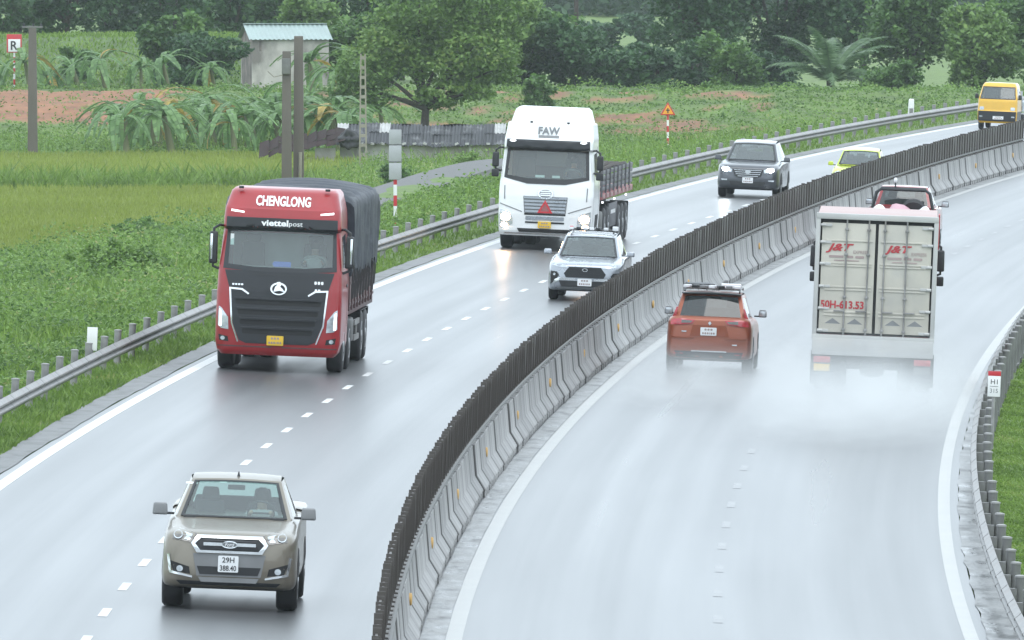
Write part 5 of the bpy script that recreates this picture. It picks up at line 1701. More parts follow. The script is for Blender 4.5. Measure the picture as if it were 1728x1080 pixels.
def yellow_truck():
    r = vehicle('mini_truck', 'small yellow truck with black lower face on the far bend', 'truck', 508.6, -6.07, -1, -0.55)
    lv = [(0.26, 0.66, -0.02, 0.10, 0.03), (0.34, 0.73, 0.02, 0.10, 0.05), (0.70, 0.745, 0.02, 0.12, 0.05), (0.74, 0.745, -0.01, 0.12, 0.05), (1.08, 0.735, -0.05, 0.12, 0.06), (1.16, 0.73, -0.10, 0.12, 0.06), (1.58, 0.65, -0.42, 0.12, 0.06), (1.66, 0.63, -0.48, 0.12, 0.06), (1.75, 0.57, -0.62, 0.12, 0.05)]
    me = hull_z('cab', lv, -1.55)
    bv = bvh_of(me)
    ws = [(-0.64, 1.18), (0.64, 1.18), (0.575, 1.58), (-0.575, 1.58)]
    pane = decal_mesh('windscreen', bv, ws, 'F', proud=0.002, sink=0)
    cut(me, [(a*1.02, 1.38 + (b - 1.38)*1.05) for a, b in ws], 'F')
    cab = obj('cab', me, 'yellow_paint', r)
    obj('windscreen', pane, 'windscreen', r)
    decal('windscreen_frame', 'black_plastic', r, bv, [(-0.67, 1.15), (0.67, 1.15), (0.60, 1.61), (-0.60, 1.61)], 'F', proud=0.012, hole=ws)
    for ax, f in (('R', lambda p: p), ('L', mir)):
        decal('side_window', 'dark_glass', r, bv, f([(-1.3, 1.16), (-0.5, 1.16), (-0.62, 1.54), (-1.28, 1.56)]), ax, proud=0.006)
        decal('sill_band', 'black_plastic', r, bv, f([(-1.5, 0.3), (-0.15, 0.3), (-0.15, 0.70), (-1.5, 0.70)]), ax, proud=0.006)
    decal('bumper', 'charcoal', r, bv, [(-0.70, 0.33), (0.70, 0.33), (0.71, 0.70), (-0.71, 0.70)], 'F', proud=0.02)
    for s in (-1, 1):
        decal('headlight', 'lamp_glass', r, bv, rrect(s*0.58, 0.80, 0.16, 0.12, 0.03), 'F', proud=0.012)
        decal('indicator', 'lamp_glass', r, bv, rrect(s*0.60, 0.50, 0.12, 0.05, 0.01), 'F', proud=0.03)
    plate(r, bv, 'F', 0.05, 0.46, 0.40, 0.12, [''], proud=0.035)
    mirrors(r, 0.74, -0.30, 1.24, 'black_plastic', w=0.14, h=0.18, d=0.09)
    MB().box((0, -0.45, 1.10), (1.3, 0.4, 0.12)).box((0, -1.35, 1.25), (1.3, 0.06, 0.6)).build('cabin_trim', 'interior', r)
    for s in (-1, 1):
        MB().box((s*0.33, -1.1, 1.22), (0.44, 0.12, 0.5), top=0.85).build('seat', 'seat_fabric', r, bevel=0.03)
    bd = MB()
    bd.box((0, -2.85, 0.72), (1.52, 2.4, 0.08))
    for s in (-1, 1):
        bd.box((s*0.75, -2.85, 0.92), (0.04, 2.4, 0.34))
    bd.box((0, -4.04, 0.92), (1.5, 0.04, 0.34))
    bd.box((0, -1.66, 1.1), (1.5, 0.04, 0.7))
    bd.build('load_bed', 'silver_paint', r, bevel=0.01)
    MB().box((0, -2.3, 0.5), (0.9, 3.6, 0.16)).build('chassis', 'dark_void', r)
    for x in (-0.72, 0.72):
        for y in (-0.55, -2.9):
            wheel(r, x, y, 0.28, 0.17)
yellow_truck()

def box_truck():
    L = 8.6
    r = vehicle('box_truck', 'cream box truck with double rear doors throwing up spray', 'truck', 273.1, 5.60, 1, -L + 1.7, yaw=0.02)
    hw, z0, z1 = 1.22, 1.12, 3.50
    # closed container shell
    sh = MB()
    sh.box((0, -(L + 2.3)/2 + 0.1, (z0 + z1)/2), (2*hw - 0.08, L - 2.3 - 0.4, z1 - z0 - 0.06))
    obj_shell = sh.build('container', 'box_white', r, bevel=0.02)
    bvb = bvh_of(MB().box((0, -(L + 2.3)/2, (z0 + z1)/2), (2*hw, L - 2.3 - 0.05, z1 - z0 + 0.5)).mesh('tmp'))
    ye = -L
    for s in (-1, 1):
        MB().box((s*(hw - 0.045), ye + 0.04, (z0 + z1)/2), (0.09, 0.12, z1 - z0)).build('corner_post', 'box_white', r, bevel=0.015)
        k = MB()
        for j in range(26):
            k.box((s*(hw - 0.03), -2.55 - j*0.235, (z0 + z1)/2), (0.04, 0.11, z1 - z0 - 0.2))
        k.build('side_ribs', 'box_white', r)
    MB().box((0, ye + 0.04, z1 + 0.0), (2*hw, 0.14, 0.12)).build('header', 'box_white', r, bevel=0.02)
    MB().box((0, -(L + 2.3)/2, z1 + 0.0), (2*hw - 0.06, L - 2.5, 0.06)).build('roof', 'box_pink', r, bevel=0.02)
    MB().box((0, ye + 0.05, z0 - 0.03), (2*hw, 0.16, 0.10)).build('sill', 'box_white', r, bevel=0.015)
    MB().box((0, ye + 0.075, (z0 + z1)/2), (2*hw - 0.16, 0.02, z1 - z0 - 0.06)).build('door_gap', 'dark_void', r)
    for s in (-1, 1):
        dw = hw - 0.09 - 0.055
        cx = s*(0.035 + dw/2)
        cx = s*(0.022 + (hw - 0.14)/2)
        dw = hw - 0.155
        d = MB().box((cx, ye + 0.04, (z0 + z1)/2 - 0.03), (dw, 0.05, z1 - z0 - 0.20)).build('door', 'box_cream', r, bevel=0.012)
        bvd = bvh_of(d.data)
        for z in (3.02, 2.57, 2.52, 2.10, 2.04, 1.60, 1.53):
            MB().box((cx - s*0.02, ye + 0.008, z), (dw - 0.14, 0.02, 0.035)).build('door_rib', 'box_cream', d, bevel=0.008)
        for x in (0.16, 0.60):
            rod = MB()
            rod.tube([(s*x, ye - 0.012, z0 + 0.0), (s*x, ye - 0.012, z1 - 0.06)], 0.016, 8)
            rod.build('lock_rod', 'galvanised', d)
            for z in (1.25, 1.9, 2.75, 3.25):
                MB().box((s*x, ye - 0.012, z), (0.075, 0.05, 0.05)).build('rod_clamp', 'galvanised', d, bevel=0.008)
            MB().box((s*(x + 0.10), ye - 0.03, 1.62), (0.22, 0.02, 0.03)).build('lock_handle', 'galvanised', d, bevel=0.006)
        for z in (1.22, 1.66, 2.10, 2.55, 2.98, 3.32):
            hg = MB().tube([(s*(hw - 0.10), ye + 0.0, z), (s*(hw - 0.20), ye - 0.012, z)], 0.032, 8)
            hg.box((s*(hw - 0.24), ye + 0.005, z), (0.16, 0.03, 0.055))
            hg.build('hinge', 'box_white', d, bevel=0.006)
        for x in (0.38, 0.82):
            MB().prism([(s*x - 0.16, 1.36), (s*x + 0.16, 1.36), (s*x, 1.47)], ye + 0.014, ye + 0.02, 'y').build('vent_cover', 'mid_grey', d)
        tx = s*0.57 + (0.0 if s > 0 else -0.02)
        lettering('J&T', 'ink_red', d, bvd, 'B', tx - 0.14, 2.865, 0.56, 0.19, proud=0.012, bold=0.035, shear=0.35)
        lettering('EXPRESS', 'ink_faded', d, bvd, 'B', tx + 0.28, 2.80, 0.30, 0.065, proud=0.012, bold=0.012)
        worn_print(d, bvd, 'B', tx, 2.70, 0.70, 0.05, (2.6, 1.4, 1.6), 'ink_faded', 0.008)
        worn_print(d, bvd, 'B', tx, 2.625, 0.50, 0.022, (2.0, 2.4), 'ink_faded', 0.008)
        if s < 0:
            lettering('50H-613.53', 'ink_red', d, bvd, 'B', -0.64, 1.745, 0.86, 0.16, proud=0.012, bold=0.03)
    bm_ = MB().box((0, ye + 0.03, 0.90), (2*hw - 0.02, 0.14, 0.34)).build('rear_beam', 'box_white', r, bevel=0.02)
    for s in (-1, 1):
        tl = MB().box((s*1.0, ye + 0.02, 0.64), (0.34, 0.10, 0.13)).build('tail_light', 'red_lamp', r, bevel=0.02)
        MB().box((s*1.0, ye + 0.03, 0.12 + 0.36), (0.32, 0.06, 0.14)).build('rear_plate', 'plate_yellow' if s < 0 else 'dull_steel', r, bevel=0.01)
        MB().box((s*0.92, ye + 0.85, 0.45), (0.62, 0.03, 0.66)).build('mud_flap', 'rubber', r)
    ch = MB()
    for s in (-1, 1):
        ch.box((s*0.42, -4.6, 0.88), (0.09, 7.4, 0.26))
    ch.box((0, -L + 0.5, 0.72), (1.9, 0.5, 0.22))
    ch.box((0, -L + 1.7, 0.52), (1.2, 0.22, 0.22))
    ch.build('chassis', 'dark_void', r, bevel=0.02)
    MB().lathe([(-0.26, 0.02), (-0.22, 0.2), (0, 0.26), (0.22, 0.2), (0.26, 0.02)], 16, 'x', c=(0, -L + 1.7, 0.50)).build('differential', 'dark_void', r)
    cabm = hull_z('cab', [(0.45, 1.05, -0.05, 0.18, 0.05), (0.9, 1.1, 0.0, 0.2, 0.06), (1.6, 1.1, -0.03, 0.2, 0.06), (2.5, 1.02, -0.3, 0.2, 0.06), (2.7, 0.9, -0.5, 0.2, 0.05)], -2.1)
    bvc = bvh_of(cabm)
    obj('cab', cabm, 'red_paint', r)
    decal('windscreen', 'dark_glass', r, bvc, [(-0.95, 1.65), (0.95, 1.65), (0.88, 2.42), (-0.88, 2.42)], 'F', proud=0.006)
    for s in (-1, 1):
        truck_mirror(r, s, 1.22, -0.30, 2.22, 2.66, -0.45, w=0.16)
        MB().box((s*1.30, -0.30, 2.02), (0.15, 0.13, 0.20)).build('wide_mirror', 'black_plastic', r, bevel=0.035, seg=3)
    MB().box((hw + 0.012, -3.2, 3.12), (0.03, 1.2, 0.7)).build('side_marking', 'ink_red', r)
    dual(r, -1.3, 0.48, 1.16, True)
    dual(r, -L + 1.7, 0.48, 1.16)
box_truck()

# ------------------------------------------------------------------ poles, signs and buildings
def gz(x, y):
    return float(terrain(x, y))
def stand(name, label, cat, x, y, z=None, rz=0.0, group=None):
    e_ = empty(name, Matrix.Translation((x, y, gz(x, y) if z is None else z)) @ Matrix.Rotation(rz, 4, 'Z'))
    return tag(e_, label, cat, group)
def square_pole(r, h, w0, w1, m='pole_concrete', name='shaft', x=0.0, y=0.0):
    mb = MB()
    mb.prism([(x - w0/2, -0.3), (x + w0/2, -0.3), (x + w1/2, h), (x - w1/2, h)], y - w0*0.4, y + w0*0.4, 'y')
    return mb.build(name, m, r, bevel=0.03)
p = stand('utility_pole', 'lone square concrete utility pole with crossarm at the paddy edge', 'utility pole', -21.54, 612.4)
square_pole(p, 5.85, 0.46, 0.34)
MB().box((0, -0.14, 5.80), (0.95, 0.10, 0.08)).build('crossarm', 'dull_steel', p, bevel=0.01)
for x in (-0.38, 0.05, 0.4):
    MB().lathe([(5.83, 0.04), (5.9, 0.05), (5.96, 0.03)], 8, 'z', c=(x, -0.14, 0)).build('insulator', 'charcoal', p)
p = stand('utility_pole', 'tall concrete utility pole of the leaning pair behind the red truck', 'utility pole', -8.55, 546.2)
square_pole(p, 6.25, 0.44, 0.36)
MB().tube([(0.05, -0.24, 0.0), (0.07, -0.24, 1.6)], 0.07, 10).build('drain_pipe', 'pole_pale', p)
p = stand('utility_pole', 'shorter concrete pole of the pair carrying a meter box', 'utility pole', -9.02, 545.6)
square_pole(p, 5.65, 0.42, 0.34)
MB().box((-0.02, -0.26, 5.05), (0.34, 0.2, 0.62)).build('meter_box', 'dull_steel', p, bevel=0.02)
MB().tube([(-0.15, -0.25, 4.7), (-0.5, -0.3, 4.62), (-0.75, -0.3, 4.85)], 0.02, 5).build('bracket', 'pole_pale', p)
p = stand('utility_pole', 'slim tan concrete pole with a row of slots beside the low shed', 'utility pole', -6.45, 590.0)
mb = MB()
for s in (-1, 1):
    mb.prism([(s*0.15 - 0.035, -0.3), (s*0.15 + 0.035, -0.3), (s*0.09 + 0.03, 4.9), (s*0.09 - 0.03, 4.9)], -0.09, 0.09, 'y')
for k in range(12):
    mb.box((0, 0, 0.1 + k*0.42), (0.27 - 0.008*k, 0.16, 0.14))
mb.build('shaft', 'pole_pale', p)
# thin far pole
p = stand('utility_pole', 'thin dark far pole rising from the trees near the top edge', 'utility pole', 3.3, 700.0)
MB().tube([(0, 0, 0), (0, 0, 9.0)], [0.14, 0.09], 8).build('shaft', 'bark', p)

def banded(r, z0, z1, rad, n, m1='sign_red', m2='sign_white', first=0):
    for k in range(n):
        a, b = z0 + (z1 - z0)*k/n, z0 + (z1 - z0)*(k + 1)/n
        MB().tube([(0, 0, a), (0, 0, b)], rad, 10).build('pole_band', m1 if (k + first) % 2 == 0 else m2, r)
sg = stand('road_sign', 'tall grey sign seen from behind on a red and white pole', 'sign', -3.36, 392.2)
zb = sg.location.z
banded(sg, -0.2, 1.65, 0.055, 6, first=1)
for z, h in ((1.48 + 0.25, 0.48), (2.0 + 0.24, 0.46), (2.5 + 0.22, 0.42)):
    MB().box((0, -0.09, z), (0.36, 0.02, h)).build('sign_panel', 'sign_grey', sg, bevel=0.006)
MB().tube([(0, 0, 1.65), (0, 0, 2.9)], 0.04, 8).build('pole', 'sign_grey', sg)
for z in (1.60, 2.0, 2.48):
    MB().box((0, -0.06, z), (0.38, 0.04, 0.04)).build('bracket', 'dull_steel', sg)
sg = stand('warning_sign', 'orange triangular warning sign on a red and white pole', 'sign', 6.95, 607.8)
banded(sg, -0.2, 1.95, 0.05, 8, first=1)
MB().prism([(-0.34, 1.9), (0.34, 1.9), (0.0, 2.48)], -0.06, -0.085, 'y').build('sign_border', 'sign_red', sg, bevel=0.01)
MB().prism([(-0.25, 1.95), (0.25, 1.95), (0.0, 2.38)], -0.086, -0.095, 'y').build('sign_face', 'sign_yellow', sg)
MB().box((0, -0.10, 2.10), (0.05, 0.012, 0.22)).box((0, -0.101, 2.12), (0.17, 0.012, 0.05)).build('symbol', 'ink_black', sg)
sg = stand('no_parking_sign', 'white square sign with a black letter and red border by the left pole', 'sign', -24.5, 671.0)
banded(sg, -0.2, 2.25, 0.05, 9, first=1)
MB().box((0, -0.06, 2.65), (0.74, 0.03, 0.90)).build('sign_border', 'sign_red', sg, bevel=0.02)
fc = MB().box((0, -0.08, 2.55), (0.60, 0.02, 0.62)).build('sign_face', 'sign_white', sg, bevel=0.04)
bvf = bvh_of(fc.data)
lettering('R', 'ink_black', fc, bvf, 'B', 0.0, 2.55, 0.34, 0.44, proud=0.006, bold=0.02)
# guardrail markers
sg = tag(empty('marker_sign', road_frame(268.0, -9.62)), 'small blank white marker plate on the near guardrail', 'sign')
MB().box((0, -0.10, 0.98 - 0.38), (0.205, 0.02, 0.46)).build('sign_panel', 'sign_white', sg, bevel=0.01)
MB().tube([(0, -0.05, 0.0), (0, -0.05, 0.6)], 0.03, 8).build('pole', 'galvanised', sg)
MB().box((0, -0.115, 0.34), (0.05, 0.02, 0.1)).build('clamp', 'dull_steel', sg)
sg = tag(empty('distance_marker', road_frame(241.5, 8.30)), 'small white distance marker with red top reading H1 on the bend', 'sign')
pn = MB().box((0, -0.12, 1.42), (0.225, 0.02, 0.37)).build('sign_panel', 'sign_white', sg, bevel=0.006)
MB().box((0, -0.12, 1.645), (0.227, 0.022, 0.085)).build('red_cap', 'sign_red', sg, bevel=0.004)
MB().tube([(0, -0.09, 0.3), (0, -0.09, 1.6)], 0.03, 8).build('pole', 'galvanised', sg)
bvp = bvh_of(pn.data)
lettering('H1', 'ink_black', pn, bvp, 'B', 0, 1.50, 0.12, 0.085, proud=0.004, bold=0.0)
MB().box((0, -0.1335, 1.42), (0.15, 0.004, 0.008)).build('rule', 'ink_grey', pn)
lettering('315', 'ink_grey', pn, bvp, 'B', 0, 1.34, 0.14, 0.075, proud=0.004, bold=0.0)
sg = tag(empty('milestone', road_frame(520.0, -10.7)), 'white stone marker on the verge of the far bend', 'milestone')
MB().box((0, 0, 0.42), (0.24, 0.16, 0.7), top=0.85).build('stone', 'sign_white', sg, bevel=0.06)
MB().box((0, 0, 0.04), (0.5, 0.35, 0.2)).build('plinth', 'grey_concrete', sg, bevel=0.03)
mk = tag(empty('marker_post', Matrix.Translation((-10.9, 355.0, gz(-10.9, 355.0)))), 'thin pale post sticking out of the weeds on the slope', 'post')
MB().tube([(0, 0, 0), (0.03, 0, 1.05)], 0.035, 8).build('shaft', 'pole_pale', mk)

# little plastered building with a mint sheet roof
hs = stand('pump_house', 'small plastered building with mint green sheet roof among the trees', 'building', -11.5, 690.0, z=-1.55, rz=R(9))
hw_, hd, he = 1.95, 2.0, 2.75
MB().box((0, -hd, he/2), (2*hw_, 0.2, he)).build('front_wall', 'house_wall', hs)
MB().prism([(-hd + 0.1, 0), (hd, 0), (hd, he), (0, he + 0.62), (-hd + 0.1, he)], -hw_, -hw_ + 0.2, 'x').build('gable_wall', 'house_side', hs)
MB().prism([(-hd + 0.1, 0), (hd, 0), (hd, he), (0, he + 0.62), (-hd + 0.1, he)], hw_ - 0.2, hw_, 'x').build('gable_wall', 'house_side', hs)
MB().box((0, hd, he/2), (2*hw_, 0.2, he)).build('back_wall', 'house_wall', hs)
MB().box((1.05, -hd - 0.105, 0.95), (0.5, 0.02, 1.9)).build('doorway', 'house_side', hs)
MB().box((-1.55, -hd - 0.11, he - 0.35), (0.12, 0.03, 0.5)).build('wall_stain', 'house_side', hs)
n_sh = 9
for sd in (-1, 1):
    for k in range(n_sh):
        x0 = -hw_ - 0.18 + (2*hw_ + 0.36)*k/n_sh
        x1 = x0 + (2*hw_ + 0.36)/n_sh
        P = []
        for t in (0.0, 1.0):
            y, z = (0.0, he + 0.72) if t == 0 else (sd*(hd + 0.28), he - 0.03)
            P.append([(x0 + (x1 - x0)*j/8, y, z + (0.035 if j % 4 in (1, 2) else 0.0)) for j in range(9)])
        MB().grid(P).build('roof_sheet', 'mint_sheet', hs, solid=0.012)
MB().box((0, 0, he + 0.76), (2*hw_ + 0.36, 0.3, 0.04)).build('ridge_cap', 'mint_sheet', hs)

# long low shed with corrugated sheets
sh = stand('low_shed', 'long low shed with dark corrugated roof and pale walls', 'shed', -4.0, 600.0, z=-3.05, rz=R(-2))
L2 = 3.6
MB().box((0, -0.9, 0.42), (2*L2 - 0.2, 0.14, 0.95)).build('front_wall', 'shed_wall', sh)
MB().box((0, 1.9, 0.6), (2*L2 - 0.2, 0.14, 1.3)).build('back_wall', 'shed_wall', sh)
for s in (-1, 1):
    MB().prism([(-0.85, 0), (1.85, 0), (1.85, 1.2), (0.5, 1.62), (-0.85, 0.85)], s*(L2 - 0.2), s*(L2 - 0.06), 'x').build('end_wall', 'shed_wall', sh)
for x in (-2.4, -0.9, 0.7, 2.2):
    MB().box((x, -0.985, 0.42), (0.10, 0.04, 0.9)).build('pilaster', 'fibro_pale', sh)
rs = np.random.default_rng(4)
for row, (ya, za, yb_, zb_) in enumerate(((0.55, 1.66, -0.35, 1.27), (-0.28, 1.285, -1.25, 0.78))):
    n = 16
    for k in range(n):
        x0 = -L2 - 0.1 + (2*L2 + 0.2)*k/n
        w = (2*L2 + 0.2)/n + 0.03
        dz = rs.uniform(-0.03, 0.05) + 0.06*math.sin(k*0.5)
        P = []
        for (y, z) in ((ya, za), (yb_, zb_ + rs.uniform(-0.02, 0.02))):
            P.append([(x0 + w*j/10, y, z + dz + 0.035*math.cos(j*math.pi*0.6)) for j in range(11)])
        MB().grid(P).build('roof_sheet', 'fibro_dark' if rs.random() < 0.94 else 'fibro_pale', sh, solid=0.012)
for k in range(n):
    x0 = -L2 - 0.1 + (2*L2 + 0.2)*k/16
    if rs.random() < 0.75:
        MB().box((x0 + 0.22, -1.20, 0.86), (0.16, 0.10, 0.09), rot=Matrix.Rotation(rs.uniform(-0.5, 0.5), 3, 'Y')).build('eave_weight', 'fibro_pale', sh)
P = [[(-L2 - 0.1 + (2*L2 + 0.2)*j/20, 0.55 + 1.5*t, 1.66 - 0.45*t + 0.05*math.sin(j)) for j in range(21)] for t in (0, 1)]
MB().grid(P).build('back_roof', 'tile_red', sh, solid=0.02)
# red tiled lean-to left of the shed
lt = stand('lean_to', 'sagging dark red tiled lean-to at the end of the low shed', 'shed', -9.2, 599.0, z=-3.2)
for k in range(9):
    x0 = -1.9 + 0.42*k
    z0, z1 = 0.42 + 0.075*k, 0.42 + 0.075*(k + 1) + 0.01
    for j in range(3):
        jt = rs.uniform(-0.10, 0.08)
        z0 += jt
        z1 += rs.uniform(-0.09, 0.09)
        y0, y1 = -1.0 + 0.45*j, -1.0 + 0.45*(j + 1) + 0.04
        MB().add([(x0, y0, z0 + 0.2*j), (x0 + 0.42, y0, z1 + 0.2*j), (x0 + 0.42, y1, z1 + 0.2*(j + 1) + 0.03), (x0, y1, z0 + 0.2*(j + 1) + 0.03)], [(0, 1, 2, 3)]).build('roof_tile', 'tile_red', lt, solid=0.012)
MB().box((-0.1, -0.55, 0.15), (1.5, 0.1, 0.4)).box((1.0, -0.6, 0.4), (0.9, 0.1, 0.85)).build('front_wall', 'shed_wall', lt)
MB().box((0.25, -0.7, 0.35), (0.9, 0.2, 0.12)).build('plank', 'banana_stem', lt)
tyh = stand('tyre_pile', 'dark heap of tyres slumped against the end of the shed roof', 'bundle', -7.15, 598.4, z=-3.0)
bm = bmesh.new()
bmesh.ops.create_icosphere(bm, subdivisions=4, radius=1.0)
for v in bm.verts:
    c = v.co.copy()
    k = 1 + 0.14*math.sin(7*c.x + 2) + 0.12*math.sin(9*c.y) + 0.12*math.sin(8*c.z + 1)
    v.co = Vector((c.x*0.42*k, c.y*0.35*k, 1.0 + c.z*0.40*k))
me = bpy.data.meshes.new('bundle')
bm.to_mesh(me)
bm.free()
obj('bundle', finish(me, 60), 'tyre_heap', tyh)  # one lumpy dark mass stands for the heaped tyres

# farm path climbing the slope
cl = list(zip(PATH_X, PATH_Y))
mb = MB()
P = []
pp = catmull(cl, 4)
fit_z = np.polyfit(pp[:, 1] - 480, [gz(x, y) for x, y in pp], 2)
for x, y in pp:
    zc = float(np.polyval(fit_z, y - 480)) + 0.14
    P.append([(x - 1.1, y, zc - 0.25), (x - 1.0, y, zc), (x, y, zc + 0.02), (x + 1.0, y, zc), (x + 1.1, y, zc - 0.25)])
pt = tag(mb.grid(P).build('path', 'path_concrete', None), kind='structure')

# ------------------------------------------------------------------ foliage
def quads(C, T, B):
    """leaf quads: centres C, half vectors T and B"""
    V = np.stack([C - T - B*0.35, C + T*0.2 - B, C + T + B*0.35, C - T*0.2 + B], 1).reshape(-1, 3)
    F = np.arange(len(C)*4).reshape(-1, 4)
    return V, F
def leaves(C, size, up=0.5, r=None):
    r = r or rng
    n = len(C)
    nrm = r.normal(size=(n, 3))
    nrm[:, 2] = np.abs(nrm[:, 2]) + up
    nrm /= np.linalg.norm(nrm, axis=1)[:, None]
    t = np.cross(nrm, r.normal(size=(n, 3)))
    t /= np.linalg.norm(t, axis=1)[:, None] + 1e-9
    b = np.cross(nrm, t)
    s = (size*r.uniform(0.6, 1.3, n))[:, None]
    return quads(C, t*s, b*s*0.6)
def blades(P, h, w, lean=0.35, r=None):
    r = r or rng
    n = len(P)
    a = r.uniform(0, 2*np.pi, n)
    side = np.stack([np.cos(a), np.sin(a), np.zeros(n)], 1)
    ln = r.normal(size=(n, 3))*lean
    ln[:, 2] = 0
    top = P + np.stack([np.zeros(n), np.zeros(n), h], 1) + ln*h[:, None]
    mid = P*0.45 + top*0.55 + np.stack([np.zeros(n), np.zeros(n), h*0.08], 1)
    wv = side*(w*r.uniform(0.6, 1.3, n))[:, None]
    V = np.stack([P - wv, P + wv, mid + wv*0.8, mid - wv*0.8, mid - wv*0.8, mid + wv*0.8, top + wv*0.1, top - wv*0.1], 1).reshape(-1, 3)
    F = np.arange(n*8).reshape(-1, 4)
    return V, F
def sample(n, y0, y1, test=None, r=None, pad=1.5, x0=None, x1=None):
    """points over the ground in and just beside the view, evenly dense as seen from the overpass"""
    r = r or rng
    Y = 1.0/r.uniform(1.0/y1, 1.0/y0, n)
    h = 0.0376*Y + pad
    X = r.uniform(-h, h) if x0 is None else r.uniform(x0, x1, n)
    if test is not None:
        k = test(X, Y)
        X, Y = X[k], Y[k]
    return X, Y
def stuff(name, label, V, F, m):
    o = obj(name, np_mesh(name, V, F), m)
    return tag(o, label, kind='stuff')
def off(X, Y):
    return X - c_line(Y)
def pad_edge(Y):
    return np.interp(Y, [450, 467, 531, 597, 615], [-11.5, -9.8, -9.1, -6.4, -8.0])
def on_path(X, Y):
    xc = np.interp(Y, PATH_Y, PATH_X)
    return (np.abs(X - xc) < 1.0) & (Y > 425) & (Y < 536)
# grass verge between the gutter and the guardrail posts, and around the posts
X, Y = sample(400000, 205, 640, lambda X, Y: (off(X, Y) < -8.25) & (off(X, Y) > -10.6))
o_ = off(X, Y)
h = np.where(o_ > -8.45, 0.05, 0.13 + 0.10*np.clip(wav(X, Y, 3.0, 21), -0.8, 1))*rng.uniform(0.6, 1.3, len(X))
keep = (o_ < -8.45) | (wav(X, Y, 1.5, 22) > 0.35)
V, F = blades(np.stack([X, Y, terrain(X, Y) - 0.01], 1)[keep], h[keep], 0.02, 0.5)
stuff('verge_grass', 'short bright grass along the guardrail foot of the oncoming lanes', V, F, 'leaf_verge')
# weeds and creepers over the embankment slope
def path_clear(X, Y):
    xc = np.interp(Y, PATH_Y, PATH_X)
    near = (Y > 405) & (Y < 545)
    return np.where(near, np.clip((np.abs(X - xc) - 1.2)/2.2, 0.07, 1.0), 1.0)
def slope_zone(X, Y):
    o = off(X, Y)
    return (o < -9.9) & (Y < 642) & ~((Y > 448) & (X < pad_edge(Y)) & (Y < 614)) & ~on_path(X, Y)
X, Y = sample(760000, 210, 642, slope_zone)
o_ = off(X, Y)
n1, n2 = wav(X, Y, 7.0, 31), wav(X, Y, 2.2, 32)
hh = np.clip((-o_ - 9.6)/5.0, 0.06, 1)*np.clip(0.50 + 0.72*n1 + 0.45*n2, 0.08, 1.8)
hh = hh*np.interp(Y, [200, 330, 480, 640], [1.0, 1.0, 0.8, 0.8])*np.where((Y > 455), 0.75, 1.0)
hh = hh*path_clear(X, Y)
zz = terrain(X, Y) + hh*rng.uniform(0.15, 1.0, len(X))**0.6
V, F = leaves(np.stack([X, Y, zz], 1), np.interp(Y, [200, 300, 640], [0.046, 0.055, 0.066]), 0.5)
stuff('undergrowth', 'tangled weeds and creepers covering the roadside slope', V, F, 'leaf_weed')
X, Y = sample(110000, 210, 642, slope_zone)
V, F = blades(np.stack([X, Y, terrain(X, Y)], 1), rng.uniform(0.3, 0.9, len(X))*np.clip((-off(X, Y) - 9.5)/5, 0.15, 1)*path_clear(X, Y), 0.025, 0.4)
stuff('slope_grass', 'long grass stems among the weeds of the slope', V, F, 'leaf_verge')
# rice paddies
def paddy(X, Y):
    return (X < pad_edge(Y)) & (((Y > 452) & (Y < 549)) | ((Y > 566) & (Y < 612)))
X, Y = sample(150000, 450, 614, paddy)
V, F = blades(np.stack([X, Y, terrain(X, Y) - 0.02], 1), rng.uniform(0.22, 0.36, len(X)), 0.03, 0.25)
stuff('rice_plants', 'even bright green rice standing in the paddies', V, F, 'leaf_paddy')
X, Y = sample(26000, 548, 567, lambda X, Y: X < pad_edge(Y) + 1.0)
hb = 0.30 + 0.75*np.clip(0.5 + 0.7*wav(X, Y, 2.4, 41), 0, 1)*np.exp(-((Y - 553)/5.5)**2)
V, F = blades(np.stack([X, Y, terrain(X, Y)], 1), hb*rng.uniform(0.6, 1.2, len(X)), 0.04, 0.5)
stuff('bund_grass', 'taller grass on the bund between the two paddies', V, F, 'leaf_verge')
# weeds at the foot and on the face of the dikes
def dike_zone(X, Y):
    o = off(X, Y)
    s_ = wav(X, Y, 6.0, 11) + 0.7*wav(X, Y, 2.5, 12)
    bare = ((X < -16.5 + 2.5*s_) & (Y > 648) & (Y < 664)) | ((X > -10) & (X < 12) & (s_ > 0.25) & (Y > 641) & (Y < 664))
    k = rng.random(len(X))
    return (o < -14) & (~bare | (k < 0.22))
X, Y = sample(150000, 612, 700, dike_zone)
hh = np.clip(0.4 + 0.4*wav(X, Y, 4.0, 51) + 0.3*wav(X, Y, 1.6, 52), 0.08, 1.2)*np.where(Y > 664, 0.5, np.interp(Y, [612, 640, 655, 664], [0.4, 0.6, 0.45, 0.25]))
zz = terrain(X, Y) + hh*rng.uniform(0.1, 1.0, len(X))
V, F = leaves(np.stack([X, Y, zz], 1), 0.08, 0.6)
stuff('dike_weeds', 'weeds growing over the dike faces', V, F, 'leaf_weed')
X, Y = sample(30000, 684, 720, lambda X, Y: X < -9)
V, F = blades(np.stack([X, Y, terrain(X, Y)], 1), rng.uniform(0.08, 0.28, len(X)), 0.05, 0.5)
stuff('dike_grass', 'smooth grass on the second dike', V, F, 'leaf_verge')
# grass right of the outgoing lanes
X, Y = sample(1500000, 165, 330, lambda X, Y: (off(X, Y) > 8.30) & (off(X, Y) < 22), pad=3.5)
bund = np.abs(np.sin((Y + 3*X)*0.14)) < 0.05
hr = np.where(off(X, Y) < 8.9, 0.05, 0.11)*rng.uniform(0.5, 1.4, len(X))*np.where(bund, 0.2, 1)
V, F = blades(np.stack([X, Y, terrain(X, Y) - 0.01], 1), hr, 0.018, 0.6)
stuff('field_grass', 'short grass beyond the right guardrail', V, F, 'leaf_verge')

